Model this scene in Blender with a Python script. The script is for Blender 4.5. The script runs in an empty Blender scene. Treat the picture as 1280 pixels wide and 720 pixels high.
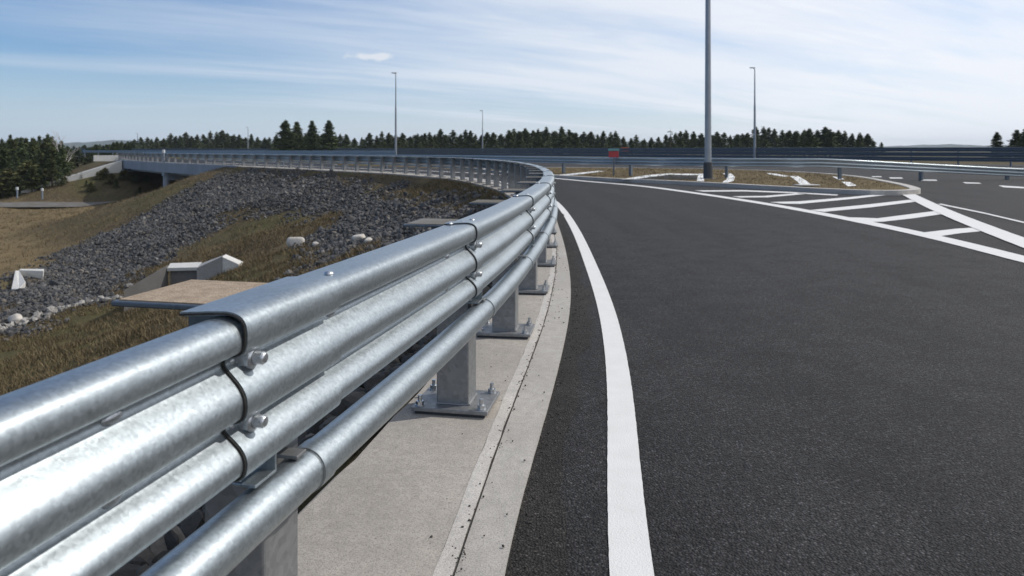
import bpy, bmesh, math, random
import numpy as np
from mathutils import Vector, Matrix

R = math.radians
scene = bpy.context.scene
col = scene.collection
random.seed(7); rng = np.random.default_rng(7)

# ------------------------------------------------------------------ camera
CAM_H, HOR, FPX = 1.2, 187.0, 900.0
cd = bpy.data.cameras.new('camera'); cam = bpy.data.objects.new('camera', cd); col.objects.link(cam)
cam.location = (0, 0, CAM_H); cam.rotation_euler = (R(90), 0, 0)
cd.sensor_width = 36; cd.lens = FPX/1280*36; cd.shift_y = -(360-HOR)/1280
cd.clip_start = .02; cd.clip_end = 9000
cd.dof.use_dof = True; cd.dof.focus_distance = 2.7; cd.dof.aperture_fstop = 6.0
scene.camera = cam

# ------------------------------------------------------------------ sun, sky, exposure
SUN_AZ, SUN_EL = R(71), R(42)        # azimuth clockwise from +Y (ahead), so the sun stands ahead and to the right
sl = bpy.data.lights.new('sun', 'SUN'); sun = bpy.data.objects.new('sun', sl); col.objects.link(sun)
sl.energy = 3.3; sl.angle = R(.53); sl.color = (1, .955, .89)
sd = Vector((math.sin(SUN_AZ)*math.cos(SUN_EL), math.cos(SUN_AZ)*math.cos(SUN_EL), math.sin(SUN_EL)))
sun.rotation_euler = sd.to_track_quat('Z', 'Y').to_euler()
scene.view_settings.view_transform = 'Standard'
scene.view_settings.look = 'None'
scene.view_settings.exposure = 0.0
scene.view_settings.gamma = 1

def nd(t, kind, **kw):
    n = t.nodes.new(kind)
    for k, v in kw.items():
        if k.startswith('i_'):
            n.inputs[k[2:].replace('_', ' ')].default_value = v
        else: setattr(n, k, v)
    return n
def ramp(t, src, stops, interp='LINEAR'):
    n = t.nodes.new('ShaderNodeValToRGB'); n.color_ramp.interpolation = interp
    e = n.color_ramp.elements
    while len(e) < len(stops): e.new(.5)
    for el, (p, c) in zip(e, stops):
        el.position = p; el.color = (c if hasattr(c, '__len__') else (c, c, c)) + (1,) if hasattr(c, '__len__') else (c, c, c, 1)
    t.links.new(src, n.inputs[0]); return n.outputs[0]
def mth(t, op, a, b=None, clamp=False):
    n = t.nodes.new('ShaderNodeMath'); n.operation = op; n.use_clamp = clamp
    for i, v in enumerate((a, b)):
        if v is None: continue
        if isinstance(v, (int, float)): n.inputs[i].default_value = v
        else: t.links.new(v, n.inputs[i])
    return n.outputs[0]
def mixc(t, f, a, b, mode='MIX'):
    n = t.nodes.new('ShaderNodeMix'); n.data_type = 'RGBA'; n.blend_type = mode
    for s, v in ((n.inputs[0], f), (n.inputs[6], a), (n.inputs[7], b)):
        if isinstance(v, (int, float)): s.default_value = v
        elif isinstance(v, tuple): s.default_value = v if len(v) == 4 else v+(1,)
        else: t.links.new(v, s)
    return n.outputs[2]

w = bpy.data.worlds.new('World'); scene.world = w; w.use_nodes = True
t = w.node_tree; t.nodes.clear()
out = nd(t, 'ShaderNodeOutputWorld'); bg = nd(t, 'ShaderNodeBackground')
sky = nd(t, 'ShaderNodeTexSky', sky_type='NISHITA', sun_disc=False, sun_elevation=SUN_EL, sun_rotation=SUN_AZ,
         altitude=200, air_density=1.0, dust_density=.6, ozone_density=1.6)
bg.inputs[1].default_value = .105
tc = nd(t, 'ShaderNodeTexCoord'); sp = nd(t, 'ShaderNodeSeparateXYZ'); t.links.new(tc.outputs['Generated'], sp.inputs[0])
# thin high cloud: the view direction meets a flat layer, whose noise is drawn out into streaks
zz = mth(t, 'ADD', mth(t, 'MAXIMUM', sp.outputs[2], 0), .085)
cx = mth(t, 'DIVIDE', sp.outputs[0], zz); cy = mth(t, 'DIVIDE', sp.outputs[1], zz)
cv = nd(t, 'ShaderNodeCombineXYZ'); t.links.new(cx, cv.inputs[0]); t.links.new(cy, cv.inputs[1])
def cloud_noise(rot, scale, nscale, det, rough, dist=0., loc=(0, 0, 0)):
    m0 = nd(t, 'ShaderNodeMapping'); m0.inputs['Rotation'].default_value = (0, 0, -rot); t.links.new(cv.outputs[0], m0.inputs[0])
    m = nd(t, 'ShaderNodeMapping'); m.inputs['Scale'].default_value = scale; m.inputs['Location'].default_value = loc
    t.links.new(m0.outputs[0], m.inputs[0])
    n = nd(t, 'ShaderNodeTexNoise'); n.inputs['Scale'].default_value = nscale; n.inputs['Detail'].default_value = det
    n.inputs['Roughness'].default_value = rough; n.inputs['Distortion'].default_value = dist
    t.links.new(m.outputs[0], n.inputs[0]); return n.outputs[0]
streak = cloud_noise(R(30), (.20, 1.0, 1), 1.05, 8, .55, .5, (3.1, .4, 0))
broad = cloud_noise(R(24), (.30, 1.0, 1), .55, 6, .5, .2, (1.3, 5.2, 0))
# cloud grows toward the right of the picture (toward the sun)
side = nd(t, 'ShaderNodeMapRange'); side.inputs[1].default_value = -.60; side.inputs[2].default_value = .32
side.inputs[3].default_value = .10; side.inputs[4].default_value = 1.02; t.links.new(sp.outputs[0], side.inputs[0])
wisp = cloud_noise(R(36), (.30, 1.0, 1), 3.2, 9, .62, .8, (7.7, 2.1, 0))
var = mth(t, 'ADD', mth(t, 'MULTIPLY', mth(t, 'SUBTRACT', streak, .5), 1.75), mth(t, 'MULTIPLY', mth(t, 'SUBTRACT', broad, .5), 1.5))
var = mth(t, 'ADD', var, mth(t, 'MULTIPLY', mth(t, 'SUBTRACT', wisp, .5), .45))
cl = mth(t, 'ADD', side.outputs[0], var)
cmask = ramp(t, cl, [(.0, .02), (.35, .30), (.75, .74), (1.15, .97)])
# one small puff of low cloud
ty = mth(t, 'MAXIMUM', sp.outputs[1], .01); ax_ = mth(t, 'DIVIDE', sp.outputs[0], ty); az_ = mth(t, 'DIVIDE', sp.outputs[2], ty)
pn = noise_ = nd(t, 'ShaderNodeTexNoise'); pn.inputs['Scale'].default_value = 55; pn.inputs['Detail'].default_value = 6; t.links.new(tc.outputs['Generated'], pn.inputs[0])
dx = mth(t, 'DIVIDE', mth(t, 'ADD', ax_, .194), .040); dz = mth(t, 'DIVIDE', mth(t, 'ADD', az_, -.1295), .0068)
dd = mth(t, 'SQRT', mth(t, 'ADD', mth(t, 'MULTIPLY', dx, dx), mth(t, 'MULTIPLY', dz, dz)))
pf = ramp(t, mth(t, 'ADD', dd, mth(t, 'MULTIPLY', mth(t, 'SUBTRACT', pn.outputs[0], .5), 2.0)), [(.45, .85), (1.0, 0.0)])
ahead = mth(t, 'GREATER_THAN', sp.outputs[1], .3); pf = mth(t, 'MULTIPLY', pf, ahead)
# whitening toward the horizon
hz = nd(t, 'ShaderNodeMapRange'); hz.inputs[1].default_value = -.02; hz.inputs[2].default_value = .14; hz.inputs[3].default_value = .85; hz.inputs[4].default_value = 0
hz.interpolation_type = 'SMOOTHSTEP'; t.links.new(sp.outputs[2], hz.inputs[0])
mask = mth(t, 'MAXIMUM', cmask, hz.outputs[0])
hs = nd(t, 'ShaderNodeHueSaturation'); hs.inputs['Saturation'].default_value = 1.0; hs.inputs['Value'].default_value = .92; t.links.new(sky.outputs[0], hs.inputs['Color'])
skyc = mixc(t, 1.0, hs.outputs[0], (.74, .96, 1.24), 'MULTIPLY')
tint = nd(t, 'ShaderNodeMapRange'); tint.inputs[1].default_value = -.6; tint.inputs[2].default_value = .45; t.links.new(sp.outputs[0], tint.inputs[0])
cloudc = mixc(t, tint.outputs[0], (5.3, 6.3, 7.6), (8.8, 9.1, 9.7))
fc = mixc(t, mask, skyc, cloudc); fc = mixc(t, pf, fc, (7.6, 7.9, 8.5))
t.links.new(fc, bg.inputs[0]); t.links.new(bg.outputs[0], out.inputs[0])

# ------------------------------------------------------------------ materials
def new_mat(name):
    m = bpy.data.materials.new(name); m.use_nodes = True; t = m.node_tree
    b = t.nodes['Principled BSDF']; return m, t, b
def noise(t, vec, scale, detail=4, rough=.55, dist=0):
    n = nd(t, 'ShaderNodeTexNoise'); n.inputs['Scale'].default_value = scale; n.inputs['Detail'].default_value = detail
    n.inputs['Roughness'].default_value = rough; n.inputs['Distortion'].default_value = dist
    if vec is not None: t.links.new(vec, n.inputs[0])
    return n.outputs[0]
def voro(t, vec, scale, out='Distance', rnd=1, feature='F1'):
    n = nd(t, 'ShaderNodeTexVoronoi', feature=feature); n.inputs['Scale'].default_value = scale; n.inputs['Randomness'].default_value = rnd
    t.links.new(vec, n.inputs['Vector']); return n.outputs[out]
def objco(t): return nd(t, 'ShaderNodeTexCoord').outputs['Object']
def worldco(t): return nd(t, 'ShaderNodeNewGeometry').outputs['Position']
def bump(t, b, h, strength=.3, dist=.01):
    n = nd(t, 'ShaderNodeBump'); n.inputs['Strength'].default_value = strength; n.inputs['Distance'].default_value = dist
    t.links.new(h, n.inputs['Height']); t.links.new(n.outputs[0], b.inputs['Normal']); return n

def galvanised(name, base=.66, rough=.36, spangle=70, tint=(.97, 1.0, 1.03), metallic=1.0, stain=.0):
    m, t, b = new_mat(name); v = worldco(t)
    cells = nd(t, 'ShaderNodeTexVoronoi'); cells.inputs['Scale'].default_value = spangle; t.links.new(v, cells.inputs['Vector'])
    sepc = nd(t, 'ShaderNodeSeparateColor'); t.links.new(cells.outputs['Color'], sepc.inputs[0])
    big = noise(t, v, 5, 5, .6); fine = noise(t, v, 60, 5, .65); cloud = noise(t, v, 1.6, 3, .5)
    f = mth(t, 'ADD', mth(t, 'MULTIPLY', sepc.outputs[0], .13), mth(t, 'ADD', mth(t, 'MULTIPLY', big, .20), mth(t, 'MULTIPLY', fine, .13)))
    c0 = tuple(base*.72*x for x in tint); c1 = tuple(min(1, base*1.30*x) for x in tint)
    c = mixc(t, ramp(t, f, [(.10, 0.0), (.42, 1.0)]), c0, c1)
    # dull whitish zinc bloom and grime spots
    spots = ramp(t, noise(t, v, 38, 6, .7, .4), [(.62, 0.0), (.74, .35)])
    c = mixc(t, spots, c, tuple(base*.62*x for x in (1, .98, .95)))
    if stain: c = mixc(t, ramp(t, noise(t, v, 9, 6, .6), [(.5, 0.0), (.75, stain)]), c, (.2, .17, .14))
    t.links.new(c, b.inputs['Base Color']); b.inputs['Metallic'].default_value = metallic
    r = mth(t, 'ADD', mth(t, 'ADD', rough-.13, mth(t, 'MULTIPLY', sepc.outputs[1], .06)), mth(t, 'ADD', mth(t, 'MULTIPLY', cloud, .12), mth(t, 'MULTIPLY', fine, .12)))
    t.links.new(r, b.inputs['Roughness'])
    h = mth(t, 'ADD', mth(t, 'MULTIPLY', fine, .5), mth(t, 'ADD', mth(t, 'MULTIPLY', noise(t, v, 9, 2, .5), .35), mth(t, 'MULTIPLY', sepc.outputs[2], .05)))
    bump(t, b, h, .10, .005)
    return m
M = {}
M['galv'] = galvanised('galvanised_steel', .43, .39, 150, (.90, 1.0, 1.06), .95)
M['galv_dull'] = galvanised('dull_galvanised_steel', .27, .5, 55, (.98, 1, 1.02), .75, .3)
M['bolt'] = galvanised('zinc_bolt_steel', .58, .34, 200)
M['dark_steel'] = galvanised('weathered_grey_steel', .17, .5, 40, (.86, 1, 1.16), .8)
def plain(name, c, rough=.6, metallic=0, var=.2, scale=8, bmp=.2, c2=None, bs=40):
    m, t, b = new_mat(name); v = worldco(t)
    n = noise(t, v, scale, 6, .6)
    a = c2 or tuple(x*(1-var) for x in c); z = c if c2 else tuple(min(1, x*(1+var)) for x in c)
    t.links.new(mixc(t, ramp(t, n, [(.35, 0.0), (.65, 1.0)]), a, z), b.inputs['Base Color'])
    b.inputs['Roughness'].default_value = rough; b.inputs['Metallic'].default_value = metallic
    if bmp: bump(t, b, noise(t, v, bs, 5, .6), bmp, .01)
    return m
M['pole'] = plain('painted_pole_steel', (.27, .29, .32), .38, .5, .06, 3, 0)
M['lamp'] = plain('lamp_housing_grey', (.6, .62, .64), .4, .3, .05, 3, 0)
M['rubber'] = plain('dark_base_collar', (.035, .04, .045), .6, 0, .2, 12, .1)
M['red'] = plain('red_board_paint', (.34, .03, .035), .5, 0, .1, 5, 0)
M['teal'] = plain('teal_board_paint', (.10, .24, .25), .5, 0, .1, 5, 0)
M['orange'] = plain('orange_board_paint', (.5, .09, .03), .5, 0, .1, 5, 0)
M['white'] = plain('white_paint', (.74, .74, .72), .55, 0, .06, 6, .05)
M['bark'] = plain('bark', (.10, .075, .055), .9, 0, .3, 6, .4)
M['girder'] = plain('grey_blue_painted_girder', (.20, .235, .28), .6, 0, .12, .6, .1)
M['dirt_film'] = plain('sandy_grime', (.36, .28, .20), .9, 0, .2, 30, .5, (.24, .18, .125), 160)

def concrete(name, c, dark, pits=True, sc=1.0):
    m, t, b = new_mat(name); v = worldco(t)
    n1 = noise(t, v, 1.4*sc, 6, .62); n2 = noise(t, v, 22*sc, 5, .6); n3 = noise(t, v, 190*sc, 3, .7)
    cc = mixc(t, ramp(t, n1, [(.35, 0.0), (.68, 1.0)]), dark, c)
    cc = mixc(t, ramp(t, n2, [(.35, .5), (.62, 0.0)]), cc, tuple(x*.6 for x in c))
    cc = mixc(t, ramp(t, n3, [(.40, .7), (.52, 0.0)]), cc, tuple(x*.45 for x in c))
    h = mth(t, 'ADD', mth(t, 'MULTIPLY', n3, .5), mth(t, 'MULTIPLY', n2, .8))
    if pits:
        p = ramp(t, voro(t, v, 46*sc), [(.06, 1.0), (.13, 0.0)])
        gate = ramp(t, noise(t, v, 9*sc, 3, .6), [(.52, 0.0), (.62, 1.0)])
        p = mth(t, 'MULTIPLY', p, gate)
        cc = mixc(t, mth(t, 'MULTIPLY', p, .7), cc, (.05, .045, .04)); h = mth(t, 'SUBTRACT', h, mth(t, 'MULTIPLY', p, 1.2))
    t.links.new(cc, b.inputs['Base Color']); b.inputs['Roughness'].default_value = .88
    bump(t, b, h, .5, .006); return m
M['pad'] = concrete('beige_concrete_footing', (.43, .39, .342), (.33, .30, .262))
M['kerb_conc'] = concrete('pale_kerb_concrete', (.45, .425, .39), (.34, .315, .285))
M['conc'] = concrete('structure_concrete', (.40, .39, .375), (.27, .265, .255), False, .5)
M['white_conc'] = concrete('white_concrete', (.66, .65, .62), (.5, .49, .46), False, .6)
M['edge_conc'] = concrete('chipped_pale_footing_edge', (.56, .53, .49), (.44, .41, .375))
M['joint'] = plain('sealant_and_gap_shade', (.03, .028, .026), .9, 0, .3, 30, .3)  # sealant; the seams use it as painted gap shadow too

def asphalt(name, base, lo, far=False):
    m, t, b = new_mat(name); v = worldco(t)
    agg = nd(t, 'ShaderNodeTexVoronoi'); agg.inputs['Scale'].default_value = 118; t.links.new(v, agg.inputs['Vector'])
    sc = nd(t, 'ShaderNodeSeparateColor'); t.links.new(agg.outputs['Color'], sc.inputs[0])
    fine = noise(t, v, 260, 3, .7); mid = noise(t, v, 3.2, 5, .6)
    # long streaks along the direction of travel
    mp = nd(t, 'ShaderNodeMapping'); mp.inputs['Scale'].default_value = (1.3, .12, 1); mp.inputs['Rotation'].default_value = (0, 0, R(-4)); t.links.new(v, mp.inputs[0])
    streaks = noise(t, mp.outputs[0], 1.2, 5, .55)
    cc = mixc(t, ramp(t, mth(t, 'ADD', mth(t, 'MULTIPLY', mid, .5), mth(t, 'MULTIPLY', streaks, .5)), [(.42, 0.0), (.56, 1.0)]), lo, base)
    stone = ramp(t, sc.outputs[0], [(.0, .35), (.6, 1.0), (.92, 1.4), (1.0, 2.8)])
    cc = mixc(t, 1.0, cc, stone, 'MULTIPLY')
    gap = ramp(t, agg.outputs['Distance'], [(.35, 1.0), (.75, .42)])
    cc = mixc(t, 1.0, cc, gap, 'MULTIPLY')
    t.links.new(cc, b.inputs['Base Color'])
    b.inputs['Roughness'].default_value = .78; b.inputs['Specular IOR Level'].default_value = .22
    h = mth(t, 'SUBTRACT', mth(t, 'MULTIPLY', fine, .25), mth(t, 'MULTIPLY', agg.outputs['Distance'], 1.0))
    h = mth(t, 'ADD', h, mth(t, 'MULTIPLY', sc.outputs[1], .5))
    bump(t, b, h, .95, .006); return m
M['asphalt'] = asphalt('dark_asphalt', (.040, .039, .0405), (.0265, .026, .0275))
M['asphalt_edge'] = asphalt('sandy_asphalt_edge', (.036, .032, .029), (.024, .022, .020))

def paint():
    m, t, b = new_mat('road_paint_white'); v = worldco(t)
    fine = noise(t, v, 210, 3, .7); mid = noise(t, v, 7, 5, .6)
    cc = mixc(t, ramp(t, mid, [(.25, 0.0), (.75, 1.0)]), (.58, .57, .555), (.64, .635, .625))
    wear = ramp(t, mth(t, 'ADD', mth(t, 'MULTIPLY', fine, .75), mth(t, 'MULTIPLY', noise(t, v, 30, 4, .7), .25)), [(.30, .75), (.385, 0.0)])
    cc = mixc(t, wear, cc, (.16, .155, .15)); t.links.new(cc, b.inputs['Base Color'])
    b.inputs['Roughness'].default_value = .7
    bump(t, b, mth(t, 'ADD', fine, mth(t, 'MULTIPLY', voro(t, v, 135), -.6)), .45, .003); return m
M['paint'] = paint()

def ground_mat():
    m, t, b = new_mat('dry_grass_earth'); v = worldco(t)
    a = nd(t, 'ShaderNodeAttribute'); a.attribute_name = 'cover'; s = nd(t, 'ShaderNodeSeparateColor'); t.links.new(a.outputs['Color'], s.inputs[0])
    n1 = noise(t, v, .35, 6, .6); n2 = noise(t, v, 3.5, 6, .65); n3 = noise(t, v, 25, 5, .7)
    mp = nd(t, 'ShaderNodeMapping'); mp.inputs['Scale'].default_value = (1, .25, 1); mp.inputs['Rotation'].default_value = (0, 0, R(55)); t.links.new(v, mp.inputs[0])
    n4 = noise(t, mp.outputs[0], 1.2, 6, .65)
    earth = mixc(t, ramp(t, n2, [(.3, 0.0), (.7, 1.0)]), (.062, .046, .030), (.13, .100, .060))
    earth = mixc(t, ramp(t, n4, [(.45, 0.0), (.7, .8)]), earth, (.165, .125, .070))
    green = mixc(t, ramp(t, n3, [(.3, 0.0), (.7, 1.0)]), (.045, .050, .016), (.11, .105, .040))
    gm = mth(t, 'ADD', ramp(t, mth(t, 'ADD', mth(t, 'MULTIPLY', n1, .5), mth(t, 'MULTIPLY', n2, .5)), [(.48, 0.0), (.62, .55)]), mth(t, 'MULTIPLY', s.outputs[1], .55), True)
    c = mixc(t, gm, earth, green)
    gold = mixc(t, ramp(t, n4, [(.35, 0.0), (.65, 1.0)]), (.155, .115, .062), (.225, .170, .092))
    gold = mixc(t, ramp(t, n2, [(.5, 0.0), (.7, .5)]), gold, (.11, .085, .045))
    c = mixc(t, s.outputs[2], c, gold)
    rock = mixc(t, ramp(t, voro(t, v, 6, 'Distance'), [(.1, 0.0), (.6, 1.0)]), (.075, .075, .08), (.015, .014, .013))
    c = mixc(t, s.outputs[0], c, rock)
    c = mixc(t, ramp(t, n3, [(.35, .4), (.6, 0.0)]), c, (.03, .024, .016))
    t.links.new(c, b.inputs['Base Color']); b.inputs['Roughness'].default_value = .95; b.inputs['Specular IOR Level'].default_value = .1
    bump(t, b, mth(t, 'ADD', mth(t, 'MULTIPLY', n3, .35), n2), .9, .12); return m
M['ground'] = ground_mat()
def rock_mat(name, stops):
    m, t, b = new_mat(name); v = worldco(t)
    a = nd(t, 'ShaderNodeAttribute'); a.attribute_name = 'tone'
    c = ramp(t, a.outputs['Fac'], stops); n = noise(t, v, 14, 5, .65)
    c = mixc(t, ramp(t, n, [(.35, .45), (.6, 0.0)]), c, (.05, .045, .04))
    t.links.new(c, b.inputs['Base Color']); b.inputs['Roughness'].default_value = .85
    bump(t, b, noise(t, v, 40, 4, .6), .5, .02); return m
M['rock'] = rock_mat('crushed_dark_rock', [(0, (.025, .024, .024)), (.35, (.055, .056, .060)), (.6, (.095, .095, .098)), (.75, (.12, .10, .078)), (.9, (.19, .185, .18)), (1, (.34, .31, .27))])
M['pebble'] = rock_mat('mixed_cobble', [(0, (.02, .019, .017)), (.5, (.055, .050, .043)), (.85, (.12, .105, .09)), (1, (.28, .25, .21))])
M['pale_stone'] = rock_mat('pale_edging_stone', [(0, (.18, .17, .16)), (1, (.42, .40, .37))])
M['boulder'] = plain('pale_boulder', (.44, .41, .37), .85, 0, .2, 5, .4)
def leaf_mat(name, a, b2, c3):
    m, t, b = new_mat(name); v = worldco(t)
    oi = nd(t, 'ShaderNodeObjectInfo')
    c = mixc(t, ramp(t, noise(t, v, .9, 4, .6), [(.35, 0.0), (.65, 1.0)]), a, b2)
    c = mixc(t, mth(t, 'MULTIPLY', oi.outputs['Random'], .6), c, c3)
    t.links.new(c, b.inputs['Base Color']); b.inputs['Roughness'].default_value = .75; b.inputs['Specular IOR Level'].default_value = .2
    return m
M['pine'] = leaf_mat('pine_needles', (.036, .055, .022), (.080, .105, .040), (.080, .085, .032))
M['leafy'] = leaf_mat('young_leaves', (.05, .06, .02), (.10, .105, .035), (.09, .07, .03))
M['tuft'] = leaf_mat('dry_grass_blades', (.125, .092, .052), (.22, .165, .095), (.095, .075, .038))
M['hill'] = plain('distant_forest_hill', (.028, .042, .030), .95, 0, .35, .02, 0)

# ------------------------------------------------------------------ object helpers
def tag(o, label=None, cat=None, group=None, kind=None):
    if label: o['label'] = label
    if cat: o['category'] = cat
    if group: o['group'] = group
    if kind: o['kind'] = kind
    return o
def empty(name, loc=(0, 0, 0), rz=0):
    o = bpy.data.objects.new(name, None); o.location = loc; o.rotation_euler = (0, 0, rz); o.empty_display_size = .2
    col.objects.link(o); return o
def link_mesh(name, me, mat, parent=None, loc=None):
    o = bpy.data.objects.new(name, me)
    if mat is not None and not me.materials: me.materials.append(mat)
    col.objects.link(o)
    if parent: o.parent = parent
    if loc is not None: o.location = loc
    return o
class MB:
    """collects shapes, then becomes one mesh"""
    def __init__(s): s.v = []; s.f = []
    def add(s, v, f):
        n = len(s.v); s.v += [tuple(p) for p in v]; s.f += [tuple(i+n for i in q) for q in f]
    def frame_box(s, o, ex, ey, ez, a, b):
        """box from a to b in the frame (o, ex, ey, ez)"""
        o, ex, ey, ez = Vector(o), Vector(ex), Vector(ey), Vector(ez)
        v = [o+ex*x+ey*y+ez*z for z in (a[2], b[2]) for y in (a[1], b[1]) for x in (a[0], b[0])]
        s.add(v, [(0, 2, 3, 1), (4, 5, 7, 6), (0, 1, 5, 4), (2, 6, 7, 3), (0, 4, 6, 2), (1, 3, 7, 5)])
    def box(s, a, b): s.frame_box((0, 0, 0), (1, 0, 0), (0, 1, 0), (0, 0, 1), a, b)
    def tube(s, p, q, r0, r1=None, n=12, cap=True):
        r1 = r0 if r1 is None else r1; p, q = Vector(p), Vector(q); d = (q-p).normalized()
        a = d.orthogonal().normalized(); b = d.cross(a); v = []
        for c, r in ((p, r0), (q, r1)):
            for i in range(n):
                th = 2*math.pi*i/n; v.append(c+a*math.cos(th)*r+b*math.sin(th)*r)
        f = [(i, (i+1) % n, n+(i+1) % n, n+i) for i in range(n)]
        if cap: f += [tuple(range(n-1, -1, -1)), tuple(range(n, 2*n))]
        s.add(v, f)
    def prism(s, pts, z0, z1):
        n = len(pts); v = [(x, y, z0) for x, y in pts]+[(x, y, z1) for x, y in pts]
        s.add(v, [(i, (i+1) % n, n+(i+1) % n, n+i) for i in range(n)]+[tuple(range(n-1, -1, -1)), tuple(range(n, 2*n))])
    def flat(s, pts, z):
        s.add([(x, y, z) for x, y in pts], [tuple(range(len(pts)))])
    def build(s, name, mat, parent=None, smooth=None, bevel=0, origin=None):
        me = bpy.data.meshes.new(name); v = s.v
        if origin is not None: v = [(x-origin[0], y-origin[1], z-origin[2]) for x, y, z in v]
        me.from_pydata(v, [], s.f)
        if bevel or True:
            bm = bmesh.new(); bm.from_mesh(me)
            bmesh.ops.recalc_face_normals(bm, faces=bm.faces)
            if bevel: bmesh.ops.bevel(bm, geom=[e for e in bm.edges if len(e.link_faces) == 2 and e.calc_face_angle(0) > .6], offset=bevel, segments=2, affect='EDGES', profile=.5)
            bm.to_mesh(me); bm.free()
        if smooth is not None:
            me.polygons.foreach_set('use_smooth', [True]*len(me.polygons)); me.set_sharp_from_angle(angle=R(smooth))
        me.update()
        return link_mesh(name, me, mat, parent, origin)
def np_mesh(name, V, F, mat, parent=None, tone=None, smooth=False):
    """fast mesh from numpy: V (n,3), F (m,k)"""
    me = bpy.data.meshes.new(name); k = F.shape[1]
    me.vertices.add(len(V)); me.vertices.foreach_set('co', V.astype(np.float32).ravel())
    me.loops.add(F.size); me.loops.foreach_set('vertex_index', F.astype(np.int32).ravel())
    me.polygons.add(len(F)); me.polygons.foreach_set('loop_start', np.arange(0, F.size, k, dtype=np.int32))
    me.polygons.foreach_set('use_smooth', np.full(len(F), smooth))
    if tone is not None:
        a = me.attributes.new('tone', 'FLOAT', 'POINT'); a.data.foreach_set('value', tone.astype(np.float32))
    me.update(); me.validate()
    return link_mesh(name, me, mat, parent)
def G(px, py, z=0.0):
    """ground point (metres) read off the photograph's perspective"""
    D = FPX*(CAM_H-z)/(py-HOR); return ((px-640)/FPX*D, D)

# ------------------------------------------------------------------ the alignment of the ramp (plan curve of the guardrail's front crest)
CREST = [(-1.95, -5), (-1.5, -3), (-1.08, -1), (-.83, 0), (-.64, .9), (-.515, 1.46), (-.148, 3.17), (.08, 4.56), (.41, 7.4), (.58, 10), (.62, 12.5), (.5, 16), (.03, 20.5), (-.65, 24), (-1.7, 27.8), (-2.4, 29.7), (-6, 36), (-9.5, 40.3), (-14.5, 46), (-20.5, 52.7), (-33, 67), (-45, 83), (-53, 96), (-63, 114), (-80, 147)]
def catmull(P, n=24):
    P = [np.array(p, float) for p in P]; o = []
    for i in range(len(P)-1):
        p1, p2 = P[i], P[i+1]; p0 = P[i-1] if i else 2*p1-p2; p3 = P[i+2] if i+2 < len(P) else 2*p2-p1
        t0 = 0; t1 = t0+np.linalg.norm(p1-p0)**.5; t2 = t1+np.linalg.norm(p2-p1)**.5; t3 = t2+np.linalg.norm(p3-p2)**.5
        for k in range(n):
            u = t1+(t2-t1)*k/n
            A1 = (t1-u)/(t1-t0)*p0+(u-t0)/(t1-t0)*p1; A2 = (t2-u)/(t2-t1)*p1+(u-t1)/(t2-t1)*p2; A3 = (t3-u)/(t3-t2)*p2+(u-t2)/(t3-t2)*p3
            B1 = (t2-u)/(t2-t0)*A1+(u-t0)/(t2-t0)*A2; B2 = (t3-u)/(t3-t1)*A2+(u-t1)/(t3-t1)*A3
            o.append((t2-u)/(t2-t1)*B1+(u-t1)/(t2-t1)*B2)
    o.append(P[-1]); return np.array(o)
class Path:
    def __init__(s, pts, n=24, smooth=6):
        c = catmull(pts, n) if n else np.array(pts, float)
        d = np.concatenate([[0], np.cumsum(np.linalg.norm(np.diff(c, axis=0), axis=1))])
        s.len = d[-1]; m = int(s.len/.1)+2; u = np.linspace(0, s.len, m)
        c = np.stack([np.interp(u, d, c[:, i]) for i in range(2)], 1)
        for _ in range(smooth*10):
            c[1:-1] = .25*c[:-2]+.5*c[1:-1]+.25*c[2:]
        d = np.concatenate([[0], np.cumsum(np.linalg.norm(np.diff(c, axis=0), axis=1))])
        s.c = c; s.d = d; s.len = d[-1]
        T = np.gradient(c, axis=0); T /= np.linalg.norm(T, axis=1)[:, None]; s.T = T
    def at(s, u, off=0.0):
        """point, tangent, right-hand normal at arc length u, moved off metres to the right"""
        p = np.array([np.interp(u, s.d, s.c[:, i]) for i in range(2)]); T = np.array([np.interp(u, s.d, s.T[:, i]) for i in range(2)]); T /= np.linalg.norm(T)
        N = np.array([T[1], -T[0]]); return p+N*off, T, N
    def s_at_y(s, y):
        i = int(np.argmax(s.c[:, 1] > y)); return s.d[i-1]+(y-s.c[i-1, 1])/(s.c[i, 1]-s.c[i-1, 1])*(s.d[i]-s.d[i-1])
main = Path(CREST)
S = main.s_at_y

def strip(name, path, s0, s1, o0, o1, z, mat, step=.4, z1=None, kind='structure', sides=0, wob=0, parent=None):
    """ribbon along a path between the offsets o0 and o1 (numbers or functions of s); sides > 0 gives it depth"""
    n = max(2, int((s1-s0)/step)+1); mb = MB(); v = []
    for i in range(n):
        u = s0+(s1-s0)*i/(n-1)
        a = o0(u) if callable(o0) else o0; b = o1(u) if callable(o1) else o1
        if wob: a += random.gauss(0, wob); b += random.gauss(0, wob)
        pa, _, _ = path.at(u, a); pb, _, _ = path.at(u, b)
        v += [(pa[0], pa[1], z), (pb[0], pb[1], z if z1 is None else z1)]
        if sides: v += [(pb[0], pb[1], z-sides), (pa[0], pa[1], z-sides)]
    k = 4 if sides else 2; f = []
    for i in range(n-1):
        a, b = i*k, (i+1)*k
        f.append((a, b, b+1, a+1))
        if sides: f += [(a+1, b+1, b+2, a+2), (a+3, b+3, b, a)]
    if sides: f += [(0, 1, 2, 3), tuple((n-1)*4+i for i in (3, 2, 1, 0))]
    mb.add(v, f); o = mb.build(name, mat, parent)
    if kind: tag(o, kind=kind)
    return o
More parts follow.
